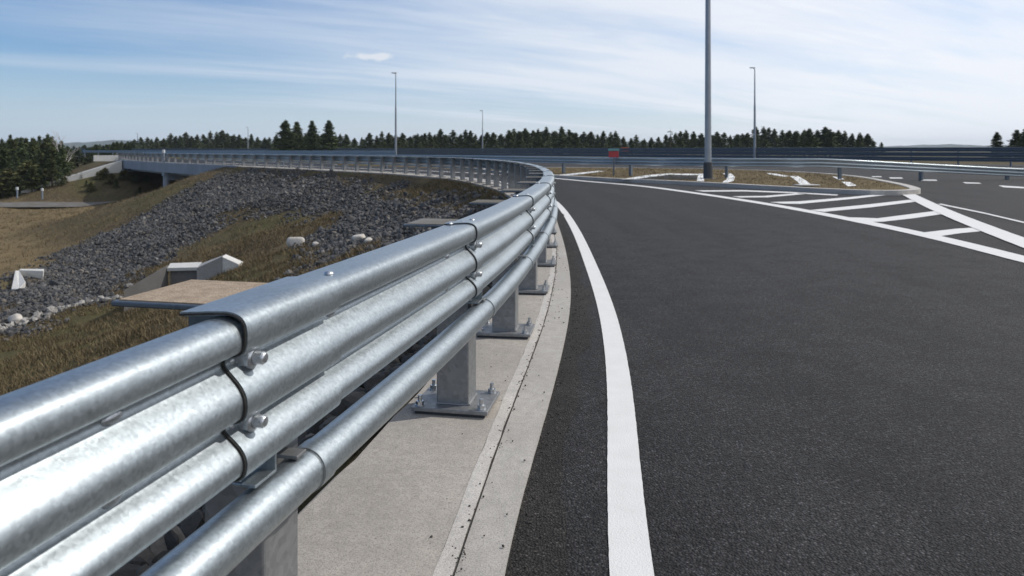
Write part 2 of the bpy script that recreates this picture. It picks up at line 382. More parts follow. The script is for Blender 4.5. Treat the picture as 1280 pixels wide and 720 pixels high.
# ------------------------------------------------------------------ terrain: embankment platform, 1:3 slopes down to a low plain, one sheet
Lc = []
for u in np.arange(0, main.len, .6): Lc.append(tuple(main.at(u, -.46)[0]))
Lc = np.array(Lc); iy = int(np.argmax(Lc[:, 1] > 52.7)); iz = int(np.argmax(Lc[:, 1] > 80))
LOW = list(map(tuple, Lc[:iy]))+[(-9.6, 61.5), (-31, 90)]+list(map(tuple, Lc[iz:]))+[(-300, 230), (-700, 260), (-700, -60), (-60, -60)]
LOW = np.array(LOW)
def inside(P, poly):
    ins = np.zeros(len(P), bool); q = np.array(poly)
    for (ax, ay), (bx, by) in zip(q, np.roll(q, -1, 0)):
        if ay == by: continue
        ins ^= ((ay > P[:, 1]) != (by > P[:, 1])) & (P[:, 0] < (bx-ax)*(P[:, 1]-ay)/(by-ay)+ax)
    return ins
def dist_poly(P, poly, closed=True):
    q = np.array(poly, float); b = np.roll(q, -1, 0); d = np.full(len(P), 1e9)
    for i, ((ax, ay), (bx, by)) in enumerate(zip(q, b)):
        if not closed and i == len(q)-1: break
        ex, ey = bx-ax, by-ay; l = ex*ex+ey*ey+1e-12
        u = np.clip(((P[:, 0]-ax)*ex+(P[:, 1]-ay)*ey)/l, 0, 1)
        d = np.minimum(d, np.hypot(P[:, 0]-ax-u*ex, P[:, 1]-ay-u*ey))
    return d
def vnoise(P, scale, seed=0):
    """smooth value noise"""
    r = np.random.default_rng(seed).random((64, 64)); x = P[:, 0]*scale; y = P[:, 1]*scale
    xi = np.floor(x).astype(int); yi = np.floor(y).astype(int); fx = x-xi; fy = y-yi
    fx = fx*fx*(3-2*fx); fy = fy*fy*(3-2*fy)
    g = lambda i, j: r[i % 64, j % 64]
    return (g(xi, yi)*(1-fx)+g(xi+1, yi)*fx)*(1-fy)+(g(xi, yi+1)*(1-fx)+g(xi+1, yi+1)*fx)*fy-.5
def height(P):
    d = np.where(inside(P, LOW), dist_poly(P, LOW), 0)
    z = d*.36; k = .8
    z = np.where(z < 4-k, z, np.where(z < 4+k, 4-((4+k-z)**2)/(4*k), 4))
    rough = np.clip(d/2, 0, 1)
    return -.03-z+rough*(vnoise(P, .35, 1)*.35+vnoise(P, 1.3, 2)*.12)
def H1(x, y): return float(height(np.array([[x, y]]))[0])

ROCK = [(-14.9, 21.0), (-18.7, 26.3), (-20.6, 31.9), (-22.8, 39.5), (-21.6, 42.2), (-20.4, 45.9), (-19.6, 49.2), (-17.9, 47.9), (-11.6, 40.2), (-6.1, 31.6), (-2.6, 23.8), (-1.9, 20), (-1.6, 17.0), (-1.9, 15), (-2.9, 16.5), (-4.0, 18.1), (-5.2, 19.6), (-6.8, 25.0), (-6.6, 28.5), (-9.7, 33.7), (-12.5, 36.2), (-14.2, 36.4), (-15.0, 33.0), (-15.4, 30.1), (-14.1, 25.4), (-14.6, 23.0)]
def rockness(P):
    d = dist_poly(P, ROCK); s = np.where(inside(P, ROCK), d, -d)+vnoise(P, .8, 5)*1.6+vnoise(P, 2.5, 6)*.7
    near = dist_poly(P, [tuple(main.at(u, -.46)[0]) for u in np.arange(S(-3), S(17), .5)], False)
    s2 = 1.5-near+vnoise(P, 1.5, 8)*1.0
    s2 = np.where(inside(P, LOW), s2, -1)
    return s, s2
def axis(lo, hi, step, grow, lo_end, hi_end):
    a = list(np.arange(lo, hi, step)); s = step; x = a[-1]
    while x < hi_end: s *= grow; x += s; a.append(x)
    s = step; x = lo; pre = []
    while x > lo_end: s *= grow; x -= s; pre.append(x)
    return np.array(pre[::-1]+a)
xs = axis(-34, 3, .34, 1.12, -4000, 4000); ys = axis(-4, 62, .34, 1.07, -400, 4300)
gx, gy = np.meshgrid(xs, ys); P = np.stack([gx.ravel(), gy.ravel()], 1)
Z = height(P); nx, ny = len(xs), len(ys)
idx = np.arange(nx*ny).reshape(ny, nx)
F = np.stack([idx[:-1, :-1], idx[:-1, 1:], idx[1:, 1:], idx[1:, :-1]], -1).reshape(-1, 4)
ground = np_mesh('ground', np.column_stack([P, Z]), F, M['ground'], smooth=True); tag(ground, kind='structure')
r1, r2 = rockness(P)
cov = np.zeros((len(P), 4)); cov[:, 3] = 1
cov[:, 0] = np.clip(np.maximum(r1/.8+.3, r2/.3+.5), 0, 1)
cov[:, 1] = np.clip((vnoise(P, .25, 9)+.15)*2+np.clip((22-P[:, 1])/8, -.3, .5), 0, 1)*(P[:, 0] < 3)
dl = np.where(inside(P, LOW), dist_poly(P, LOW), 0)
cov[:, 2] = np.clip((dl-10.5)/3, 0, 1)*np.clip((P[:, 1]-24)/6, 0, 1)
cov[:, 2] = np.maximum(cov[:, 2], (P[:, 0] > 2.5)*(P[:, 1] < 50)*.55)
far_ = np.clip((P[:, 1]-60)/30, 0, 1)*(dl <= 0)
cov[:, 1] = np.maximum(cov[:, 1], far_)
ca = ground.data.color_attributes.new('cover', 'FLOAT_COLOR', 'POINT'); ca.data.foreach_set('color', cov.astype(np.float32).ravel())

# ------------------------------------------------------------------ loose rock (stuff)
def ico(sub):
    bm = bmesh.new(); bmesh.ops.create_icosphere(bm, subdivisions=sub, radius=1)
    v = np.array([p.co[:] for p in bm.verts]); f = np.array([[q.index for q in p.verts] for p in bm.faces]); bm.free(); return v, f
def rocks(name, pts, sizes, sub, mat, zf=.25, jag=.28, tone_bias=1.0, flat=.7):
    v0, f0 = ico(sub); n = len(pts); k = len(v0)
    vars_ = []
    for i in range(14):
        r = np.random.default_rng(100+i); q = v0*(1+r.uniform(-jag, jag, (k, 1)))
        for _ in range(5):        # cut flat faces for an angular look
            nrm = r.normal(size=3); nrm /= np.linalg.norm(nrm); lim = r.uniform(.45, .8); dd = q@nrm
            q = q-np.outer(np.maximum(dd-lim, 0), nrm)
        vars_.append(q)
    base = np.array(vars_)[rng.integers(0, 14, n)]
    sc = sizes[:, None]*rng.uniform(.7, 1.25, (n, 3)); sc[:, 2] *= flat
    V = base*sc[:, None, :]
    ax = rng.normal(size=(n, 3)); ax /= np.linalg.norm(ax, axis=1)[:, None]; an = rng.uniform(0, 6.28, n)
    c, s = np.cos(an), np.sin(an); K = np.zeros((n, 3, 3))
    K[:, 0, 1] = -ax[:, 2]; K[:, 0, 2] = ax[:, 1]; K[:, 1, 0] = ax[:, 2]; K[:, 1, 2] = -ax[:, 0]; K[:, 2, 0] = -ax[:, 1]; K[:, 2, 1] = ax[:, 0]
    Rm = np.eye(3)[None]+s[:, None, None]*K+(1-c)[:, None, None]*(K@K)
    V = np.einsum('nij,nkj->nki', Rm, V)
    z = height(pts)+sizes*zf
    V += np.column_stack([pts, z])[:, None, :]
    Fs = (f0[None]+(np.arange(n)*k)[:, None, None]).reshape(-1, 3)
    tone = np.repeat(rng.beta(2, 2.6, n)**(1/tone_bias), k)
    return tag(np_mesh(name, V.reshape(-1, 3), Fs, mat, tone=tone), kind='stuff')
q = np.column_stack([rng.uniform(-24, 1, 230000), rng.uniform(13, 51, 230000)])
a, _ = rockness(q); q = q[(a > rng.uniform(-1.1, .9, len(q))**1) & inside(q, LOW)][:80000]
sz = rng.gamma(3.2, .0155, len(q)).clip(.022, .22); sz[rng.random(len(sz)) < .01] *= 1.8
o = rocks('riprap', q, sz, 1, M['rock'])
tag(o, 'dark crushed rock fill covering the embankment slope', 'riprap')
q = []
for u in np.arange(S(-.5), S(16), .0022): q.append(main.at(u, -.36-abs(random.gauss(.25, .55)))[0])
q = np.array(q); q = q[inside(q, LOW)]
o = rocks('cobbles', q, rng.gamma(5, .0085, len(q)).clip(.015, .1), 2, M['pebble'], .35, .12)
tag(o, 'mixed brown and grey cobbles heaped behind the concrete footing of the guardrail', 'cobbles')
q = []
for (x0, y0), (x1, y1) in zip([(-19.5, 15.5), (-15.9, 19.4), (-14.9, 21.0), (-14.2, 23.4)], [(-15.9, 19.4), (-14.9, 21.0), (-14.2, 23.4), (-13.4, 25.4)]):
    n = int(math.hypot(x1-x0, y1-y0)*55)
    for i in range(n): u = random.random(); q.append((x0+(x1-x0)*u+random.gauss(0, .13), y0+(y1-y0)*u+random.gauss(0, .13)))
q = np.array(q); o = rocks('edging_stones', q, rng.gamma(6, .014, len(q)).clip(.04, .2), 1, M['pale_stone'])
tag(o, 'pale stones edging the foot of the dark rock slope', 'stones')

# grass tufts (stuff)
def tufts(name, pts, hmin, hmax, label, blades=6):
    n = len(pts)*blades; b = np.repeat(pts, blades, 0)+rng.normal(0, .05, (n, 2)); z = height(b)
    h = rng.uniform(hmin, hmax, n); an = rng.uniform(0, 6.28, n); wd = h*.055+.004
    dx, dy = np.cos(an), np.sin(an); lean = rng.normal(0, .55, (n, 2))*h[:, None]
    A = np.column_stack([b[:, 0]-dx*wd, b[:, 1]-dy*wd, z-.02]); B = np.column_stack([b[:, 0]+dx*wd, b[:, 1]+dy*wd, z-.02])
    Cc = np.column_stack([b[:, 0]+lean[:, 0], b[:, 1]+lean[:, 1], z+h])
    V = np.stack([A, B, Cc], 1).reshape(-1, 3); Fs = np.arange(n*3).reshape(-1, 3)
    return tag(np_mesh(name, V, Fs, M['tuft']), label, 'grass', kind='stuff')
q = np.column_stack([rng.uniform(-19, 0, 60000), 6+rng.random(60000)**1.4*24]); a, b_ = rockness(q)
q = q[(a < -.2) & (b_ < -.3) & inside(q, LOW) & (vnoise(q, 1.1, 12) > -.28)][:26000]
tufts('grass', q, .04, .16, 'short dry brown grass on the near embankment slope')
q = np.column_stack([rng.uniform(-60, -5, 40000), rng.uniform(28, 74, 40000)]); a, b_ = rockness(q)
q = q[(a < -.4) & inside(q, LOW)][:16000]
tufts('grass', q, .05, .2, 'golden dry grass on the low plain and the far shoulder of the slope', 5)

# ------------------------------------------------------------------ roads and paint
s_end = main.len
edge_off = Path([(-.12, -3), (-.05, 1.9), (.129, 3.05), (.46, 5.6), (.633, 8.5), (.735, 11.6), (.80, 14), (.66, 17.5), (.22, 21.5), (-.4, 25), (-1.35, 28.8), (-5.6, 36.5), (-9.1, 40.9), (-14.1, 46.6), (-20.1, 53.2), (-32.6, 67.5), (-44.7, 83.3), (-52.6, 96.3), (-62.6, 114.3), (-79.6, 147.2)])
line_c = Path([(.0, -3), (.18, 0), (.329, 2.03), (.525, 3.45), (.687, 5.07), (.822, 7.55), (.955, 11), (1.01, 15.2), (.93, 18), (.6, 21.3), (.0, 24.6), (-.95, 28.4), (-5.2, 36.9), (-8.7, 41.4), (-13.7, 47.1), (-19.7, 53.7), (-32.2, 68), (-44.2, 83.7), (-52.1, 96.7), (-62.1, 114.5), (-79.1, 147.4)])
strip('road', edge_off, 0, edge_off.len, -.03, 6.6, 0, M['asphalt'], .5)
strip('road_shoulder', edge_off, 0, edge_off.s_at_y(30), -.02, lambda u: .13+.03*math.sin(u*1.7)+.02*math.sin(u*5.1), .004, M['asphalt_edge'], .12, wob=.012)
mb = MB()
mb.flat([(2.2, -8), (90, -8), (90, 52), (41, 56), (11, 101), (-3, 101), (-2, 60), (1.5, 33), (3.0, 24), (3.4, 15), (3.2, 6)], -.005)
tag(mb.build('carriageway', M['asphalt']), kind='structure')
strip('edge_line', line_c, 0, line_c.len, -.062, .062, .004, M['paint'], .03, wob=.0005)

def poly_road(name, quads, z=.006, mat='paint'):
    mb = MB()
    for qd in quads: mb.flat([G(*p, z) for p in qd], z)
    return tag(mb.build(name, M[mat]), kind='structure')
outer = Path([(4.6, -3), (5.0, 2), (5.35, 5.5), (5.56, 7.77), (5.76, 9.56), (5.8, 12.3), (5.6, 15.8), (4.92, 20.4), (4.2, 23.7), (2.97, 26.7), (1.73, 30), (-.9, 35), (-4.5, 40), (-9, 45), (-15, 51.5), (-28, 66)])
strip('edge_line', outer, 0, outer.len, -.15, .15, .008, M['paint'], .15, wob=.002)
gore = Path([(12.9, 24.6), (12.2, 23.0), (8.5, 14.3), (7.1, 10.7), (6.55, 9.2), (5.9, 7.4), (5.3, 5.5)], 12, 2)
strip('gore_line', gore, 0, gore.len, -.17, .17, .012, M['paint'], .15, wob=.002)
poly_road('hatch_bars', [
    [(1150, 291), (1193, 286), (1228, 283.5), (1236, 288), (1200, 291.5), (1176, 295)],
    [(1055, 271.5), (1078, 272), (1097, 272.8), (1170, 263.5), (1182, 267), (1140, 273), (1104, 277), (1086, 277.5), (1072, 276)],
    [(1013, 262.5), (1080, 256), (1138, 249.5), (1146, 252), (1090, 259), (1030, 264.8)],
    [(962, 252.5), (1000, 251.5), (1060, 246.5), (1120, 240.6), (1124, 242), (1062, 249), (1000, 254.8), (978, 254.5)],
    [(915, 245.3), (955, 244.8), (1000, 241.2), (1010, 242.2), (960, 246.6), (925, 246.8)],
    [(868, 238), (930, 237.6), (990, 240.0), (1048, 243.2), (1046, 244.4), (988, 241.3), (930, 239.2), (880, 239.5)],
])
poly_road('lane_line', [[(1176, 254.5), (1230, 265.5), (1290, 279.5), (1290, 281.2), (1230, 267), (1172, 255.2)]])
poly_road('dashes', [[(1089, 220.3), (1101, 220.3), (1103, 221.3), (1091, 221.3)], [(1111, 221.8), (1127, 221.8), (1129, 223.2), (1113, 223.2)],
    [(1149, 224.3), (1170, 224.4), (1172, 226), (1152, 225.9)], [(1203, 227.6), (1224, 228.4), (1227, 229.6), (1207, 229.2)], [(1248, 231.6), (1279, 233.6), (1283, 235.6), (1254, 234)]])
# far edge line of the right-hand carriageway
farl = Path([(8, 88), (20, 68), (31, 50), (38, 43), (50, 36), (60, 32)], 12, 2)
strip('edge_line', farl, 0, farl.len, -.25, .25, .004, M['paint'], .8)

# concrete footing of the guardrail and the kerb strip beside the asphalt
jn = Path([(-.6, -3), (-.3, 0.8), (-.152, 2.1), (-.045, 3.0), (.243, 5.1), (.53, 8.5), (.62, 11.6), (.66, 14), (.53, 17.4), (.07, 21.4), (-.58, 24.9), (-1.55, 28.7), (-5.8, 36.4), (-9.3, 40.8), (-14.3, 46.5), (-20.3, 53.1), (-33.8, 67.4)])
def off_to(path_a, path_b):
    pts = path_b.c
    def f(u):
        p, T, N = path_a.at(u); d = (pts-p)@N; k = np.abs((pts-p)@T).argmin(); return float(d[k])
    return f
pad = strip('footing', jn, 0, jn.len, lambda u: off_to(jn, main)(u)-.36+.006*math.sin(u*9), -.055, .018, M['pad'], .15, sides=.5)
strip('footing_edge', jn, 0, jn.len, -.0545, -.004, .0195, M['edge_conc'], .12, sides=.3, wob=.0015)
strip('kerb', jn, 0, jn.len, .004, off_to(jn, edge_off), .015, M['kerb_conc'], .15, sides=.3)
strip('joint', jn, 0, jn.len, -.003, .003, .012, M['joint'], .15)

# island in the gore
ISL = [(1.2, 32.3), (1.9, 30.7), (3.8, 27.2), (6, 24.4), (7.7, 21.6), (8.9, 19.7), (9.8, 19.0), (10.8, 19.4), (11.7, 21.2), (12.9, 25), (14.0, 29.4), (14.1, 34), (12.5, 39), (9, 42), (3, 44), (-1, 42), (-1.5, 38)]
isl = Path(ISL+[ISL[0]], 8, 1)
mb = MB(); mb.prism([tuple(isl.at(u, .12)[0]) for u in np.arange(0, isl.len-.2, .4)], -.1, .105)
isl_ground = mb.build('island', M['ground']); tag(isl_ground, kind='structure')
ca = isl_ground.data.color_attributes.new('cover', 'FLOAT_COLOR', 'POINT')
ca.data.foreach_set('color', np.tile([0, .12, .75, 1], len(isl_ground.data.vertices)).astype(np.float32))
strip('island_kerb', isl, 0, isl.len-.02, -.13, .13, .125, M['edge_conc'], .3, sides=.3)
poly_road('island_patch', [[(792, 223.6), (870, 224.8), (872, 218.6), (838, 218)]], .112, 'asphalt')
zi = .118
poly_road('paved_strips', [
    [(700, 219.6), (722, 218.2), (757, 213.8), (747, 213.6), (718, 216.6), (700, 218.2)],
    [(776, 224), (790, 224.2), (822, 220), (846, 217), (834, 216.6), (808, 219)],
    [(838, 218.3), (872, 219), (874, 217.2), (846, 217)],
    [(871, 226), (880, 226.5), (880, 217), (873, 217)],
    [(903, 216.6), (914, 216.8), (918.5, 221), (917, 226), (910, 228), (902, 228), (908, 224.5), (909, 220)],
    [(958, 216), (968, 216.8), (986, 220), (980, 220.8), (962, 218)],
    [(987, 220), (997.5, 220), (1008, 226), (1014, 231), (1001, 232), (997, 227)],
    [(1040, 220.5), (1050, 221.6), (1056, 224), (1048, 224.5)],
    [(1052, 227), (1063, 227.6), (1071, 232), (1060, 232.8)]], zi, 'white')
mb = MB()
c = G(1010, 233.5, .1); mb.frame_box((c[0], c[1], 0), (1, .15, 0), (-.15, 1, 0), (0, 0, 1), (-.33, -.1, .136), (.33, .28, .165)); 
tag(mb.build('drain_cover', M['white_conc'], bevel=.01), 'small white concrete slab set in the front kerb of the grass island', 'slab')

# lower road on the plain and its gravel verge, far road, horizontal strips
def zstrip(name, pts, w, dz, mat):
    p = Path(pts, 8, 1); n = int(p.len/1.0)+1; v = []
    for i in range(n):
        u = p.len*i/(n-1)
        for off in np.linspace(0, w, 5):
            a = p.at(u, off)[0]; v.append((a[0], a[1], -3.98+dz))
    f = [(i*5+j, (i+1)*5+j, (i+1)*5+j+1, i*5+j+1) for i in range(n-1) for j in range(4)]
    mb = MB(); mb.add(v, f); return tag(mb.build(name, M[mat]), kind='structure')
M['gravel_road'] = plain('pale_gravel_road', (.27, .25, .225), .9, 0, .18, 1.2, .4)
M['gravel_dark'] = plain('grey_gravel_verge', (.15, .145, .14), .9, 0, .3, 1.2, .5, (.09, .075, .05), 20)
zstrip('lower_road', [(-200, 76), (-90, 74), (-52, 73), (-34, 74.5), (-28, 76)], -1.5, .22, 'gravel_road')
zstrip('gravel_verge', [(-200, 63), (-90, 63.5), (-48, 63), (-38, 63.5)], -8.0, .13, 'gravel_dark')

# windblown grit along the joint, the kerb and the asphalt edge (stuff)
gp, gz = [], []
for path, sd_, n_, zz_, y1 in ((jn, .012, 420, .019, 9), (edge_off, .035, 900, .005, 10), (jn, .16, 160, .019, 8)):
    for _ in range(n_):
        u = path.s_at_y(.6)+(path.s_at_y(y1)-path.s_at_y(.6))*random.random()**1.4; off = random.gauss(.03 if path is edge_off else 0, sd_)
        gp.append(path.at(u, off)[0]); gz.append(zz_)
gp = np.array(gp); gz = np.array(gz); gs = rng.gamma(3, .0009, len(gp)).clip(.001, .0045)
v0, f0 = ico(1); V = v0[None]*gs[:, None, None]*rng.uniform(.6, 1.3, (len(gp), len(v0), 1)); V += np.column_stack([gp, gz+gs*.4])[:, None, :]
o = np_mesh('grit', V.reshape(-1, 3), (f0[None]+(np.arange(len(gp))*len(v0))[:, None, None]).reshape(-1, 3), M['pebble'], tone=np.repeat(rng.beta(2, 3, len(gp)), len(v0)))
tag(o, 'fine grit scattered along the kerb joint and the asphalt edge', 'grit', kind='stuff')
q = []
while len(q) < 5000:
    x, y = random.uniform(-1, 14), random.uniform(20, 42)
    q.append((x, y))
q = np.array(q); q = q[inside(q, ISL) & (dist_poly(q, ISL) > .25)]
hz_ = height; height = lambda P: np.full(len(P), .10)
tufts('grass', q, .03, .09, 'short dry grass on the kerbed traffic island', 5)
height = hz_
# ------------------------------------------------------------------ guardrail
def smooth_prof(pts, n=3):
    """round the corners of a profile (Chaikin)"""
    p = [np.array(q, float) for q in pts]
    for _ in range(n):
        o = [p[0]]
        for a, b in zip(p[:-1], p[1:]): o += [.75*a+.25*b, .25*a+.75*b]
        o.append(p[-1]); p = o
    return p
PROF = [(-.140, .868), (-.055, .8745), (-.024, .8745), (-.002, .864), (.004, .842), (.003, .812), (-.008, .799), (-.036, .794), (-.045, .787), (-.046, .774), (-.038, .763), (-.022, .748), (-.006, .731), (.003, .712), (.004, .692), (.0, .676), (-.010, .668), (-.036, .664), (-.045, .657), (-.046, .646), (-.038, .636), (-.022, .624), (-.006, .609), (.003, .592), (.003, .574), (-.002, .562), (-.014, .555), (-.04, .551)]
PROF_NEAR = [(-.105, .800), (-.108, .838), (-.088, .862), (-.052, .869), (-.018, .863), (-.001, .845)] + PROF[5:]
def thick(prof, t, grow=0.0):
    """closed outline of a sheet: profile plus a copy offset inward by t, all moved outward by grow"""
    p = np.array(prof); d = np.gradient(p, axis=0); d /= np.linalg.norm(d, axis=1)[:, None]; n = np.column_stack([-d[:, 1], d[:, 0]])
    return np.concatenate([p+n*grow, (p+n*(grow-t))[::-1]])
def sweep(mb, path, s0, s1, outline, step, dz=lambda u: 0.0, caps=True, closed=True, off=0.0):
    n = max(2, int(math.ceil((s1-s0)/step))+1); m = len(outline); v = []
    for i in range(n):
        u = s0+(s1-s0)*i/(n-1); p, T, N = path.at(u); z = dz(u)
        for a, b in outline: v.append((p[0]+N[0]*(a+off), p[1]+N[1]*(a+off), b+z))
    f = [(i*m+j, i*m+(j+1) % m, (i+1)*m+(j+1) % m, (i+1)*m+j) for i in range(n-1) for j in range(m if closed else m-1)]
    if caps:
        h = m//2
        for base in (0, (n-1)*m):
            for j in range(h-1): f.append((base+j, base+j+1, base+m-2-j, base+m-1-j))
    mb.add(v, f)
def circle(cx, cz, r, n=24): return [(cx+r*math.cos(2*math.pi*i/n), cz+r*math.sin(2*math.pi*i/n)) for i in range(n)]
def frame(path, u, off=0, z=0):
    p, T, N = path.at(u, off); return Vector((p[0], p[1], z)), Vector((N[0], N[1], 0)), Vector((T[0], T[1], 0)), Vector((0, 0, 1))
def hexnut(mb, c, d, r, h, rot=0):
    d = Vector(d).normalized(); a = d.orthogonal().normalized(); b = d.cross(a); v = []
    for k in (0, h):
        for i in range(6):
            th = math.pi/3*i+rot; v.append(Vector(c)+d*k+a*math.cos(th)*r+b*math.sin(th)*r)
    mb.add(v, [(i, (i+1) % 6, 6+(i+1) % 6, 6+i) for i in range(6)]+[(5, 4, 3, 2, 1, 0), (6, 7, 8, 9, 10, 11)])
def dome(mb, c, d, r, h, n=16, rings=4, sx=1.0):
    d = Vector(d).normalized(); a = d.cross(Vector((0, 0, 1))); a = (a if a.length > .1 else Vector((1, 0, 0))).normalized(); b = d.cross(a); v = []
    for k in range(rings):
        ph = math.pi/2*k/rings; rr = r*math.cos(ph)
        for i in range(n): th = 2*math.pi*i/n; v.append(Vector(c)+d*h*math.sin(ph)+a*math.cos(th)*rr*sx+b*math.sin(th)*rr)
    v.append(Vector(c)+d*h)
    f = [(k*n+i, k*n+(i+1) % n, (k+1)*n+(i+1) % n, (k+1)*n+i) for k in range(rings-1) for i in range(n)]
    f += [((rings-1)*n+i, (rings-1)*n+(i+1) % n, rings*n) for i in range(n)]
    mb.add(v, f)
def splice_bolt(root, path, u, z, near=True):
    """washer, hex nut and threaded end standing out of a valley of the beam"""
    o, N, T, Zv = frame(path, u, -.043, z); r = .020
    tb = MB(); tb.frame_box(o, N, T, Zv, (-.004, -.050, -.021), (.003, .040, .021)); dome(tb, o+N*.003-T*.034, N, .009, .006, 12, 3); tb.build('splice_tab', M['bolt'], root, 40, .0015)
    w_ = MB(); w_.tube(o-N*.004, o+N*.004, .030, n=28); w_.tube(o+N*.004, o+N*.009, .025, n=28); wo = w_.build('washer', M['bolt'], root, 30)
    b = MB(); hexnut(b, o+N*.009, N, r*1.28, .022, random.random()); b.tube(o+N*.031, o+N*.034, r*1.05, r*.8, 18)
    b.tube(o, o+N*.054, .0125, n=18); b.tube(o+N*.054, o+N*.058, .0125, .0095, 18)
    for k in range(5): b.tube(o+N*(.035+k*.004), o+N*(.037+k*.004), .0134, n=16)
    b.build('bolt', M['bolt'], root, 30, .0008)

def make_post(root, path, u, detail, foot=.018, off=-.128, hz=.84, rear=True, w=.15, l=.15):
    """a post standing along the path, its centre off metres from the front crest"""
    o, N, T, Z = frame(path, u, off)
    mb = MB()
    th = .008
    # H-section: two flanges across, web... closed by plates toward the camera so that it reads as a box column
    mb.frame_box(o, N, T, Z, (-w/2, -l/2, foot+.03), (w/2, l/2, hz-.02))
    post = mb.build('post', M['galv_dull'], root, bevel=.006 if detail > 1 else 0)
    if detail > 0:
        mb = MB(); mb.frame_box(o, N, T, Z, (-.175, -.14, foot+.014), (.175, .14, foot+.032)); mb.build('base_plate', M['galv_dull'], post, bevel=.003 if detail > 1 else 0)
    if detail > 1:
        mb = MB(); mb.frame_box(o, N, T, Z, (-.16, -.128, foot-.002), (.16, .128, foot+.0138)); mb.build('gap_shade_pad', M['rubber'], post)  # dark grout pad; shadow of the gap under the plate put into its colour
        for sx in (-1, 1):
            for sy in (-1, 1):
                c = o+N*(.142*sx)+T*(.11*sy); b = MB()
                b.tube(c+Z*(foot+.032), c+Z*(foot+.036), .021, n=20); hexnut(b, c+Z*(foot+.036), Z, .0185, .016, random.random())
                b.tube(c+Z*(foot+.05), c+Z*(foot+.078), .0095, n=14); b.build('anchor_bolt', M['bolt'], post, 30)
        mb = MB()          # weld fillet
        for a, b_ in (((-w/2, -l/2), (w/2, -l/2)), ((w/2, -l/2), (w/2, l/2))):
            pa = o+N*a[0]+T*a[1]+Z*(foot+.034); pb = o+N*b_[0]+T*b_[1]+Z*(foot+.034); mb.tube(pa, pb, .006, n=8)
        mb.build('weld', M['galv_dull'], post, 30)
    if rear:
        # plate behind the beam, level with its top, and the spacer box below it
        x1 = -.15-off; rl = -.265 if u < S(2.5) else -.215
        mb = MB(); mb.frame_box(o, N, T, Z, (rl, -.135, hz+.008), (x1+.03, .135, hz+.020)); 
        sp_ = mb.build('rear_plate', M['dark_steel'], post, bevel=.003 if detail > 1 else 0)
        if detail > 0:
            mb = MB(); mb.frame_box(o, N, T, Z, (rl+.012, -.124, hz+.0202), (x1-.005, .124, hz+.0225)); mb.build('dirt_layer', M['dirt_film' if u < S(2.5) else 'gravel_dark'], post)
            mb = MB(); mb.frame_box(o, N, T, Z, (-.09, -.11, hz-.05), (.045, .11, hz+.0075)); mb.build('spacer', M['dark_steel'], post, bevel=.004 if detail > 1 else 0)
    return post

def pipe_bracket(root, path, u, detail):
    o, N, T, Z = frame(path, u, 0)
    mb = MB(); mb.frame_box(o, N, T, Z, (-.10, -.02, .515), (.012, .022, .523)); mb.frame_box(o, N, T, Z, (-.10, -.02, .47), (-.054, .022, .5145))
    mb.build('pipe_bracket', M['galv_dull'], root, bevel=.0015 if detail > 1 else 0)

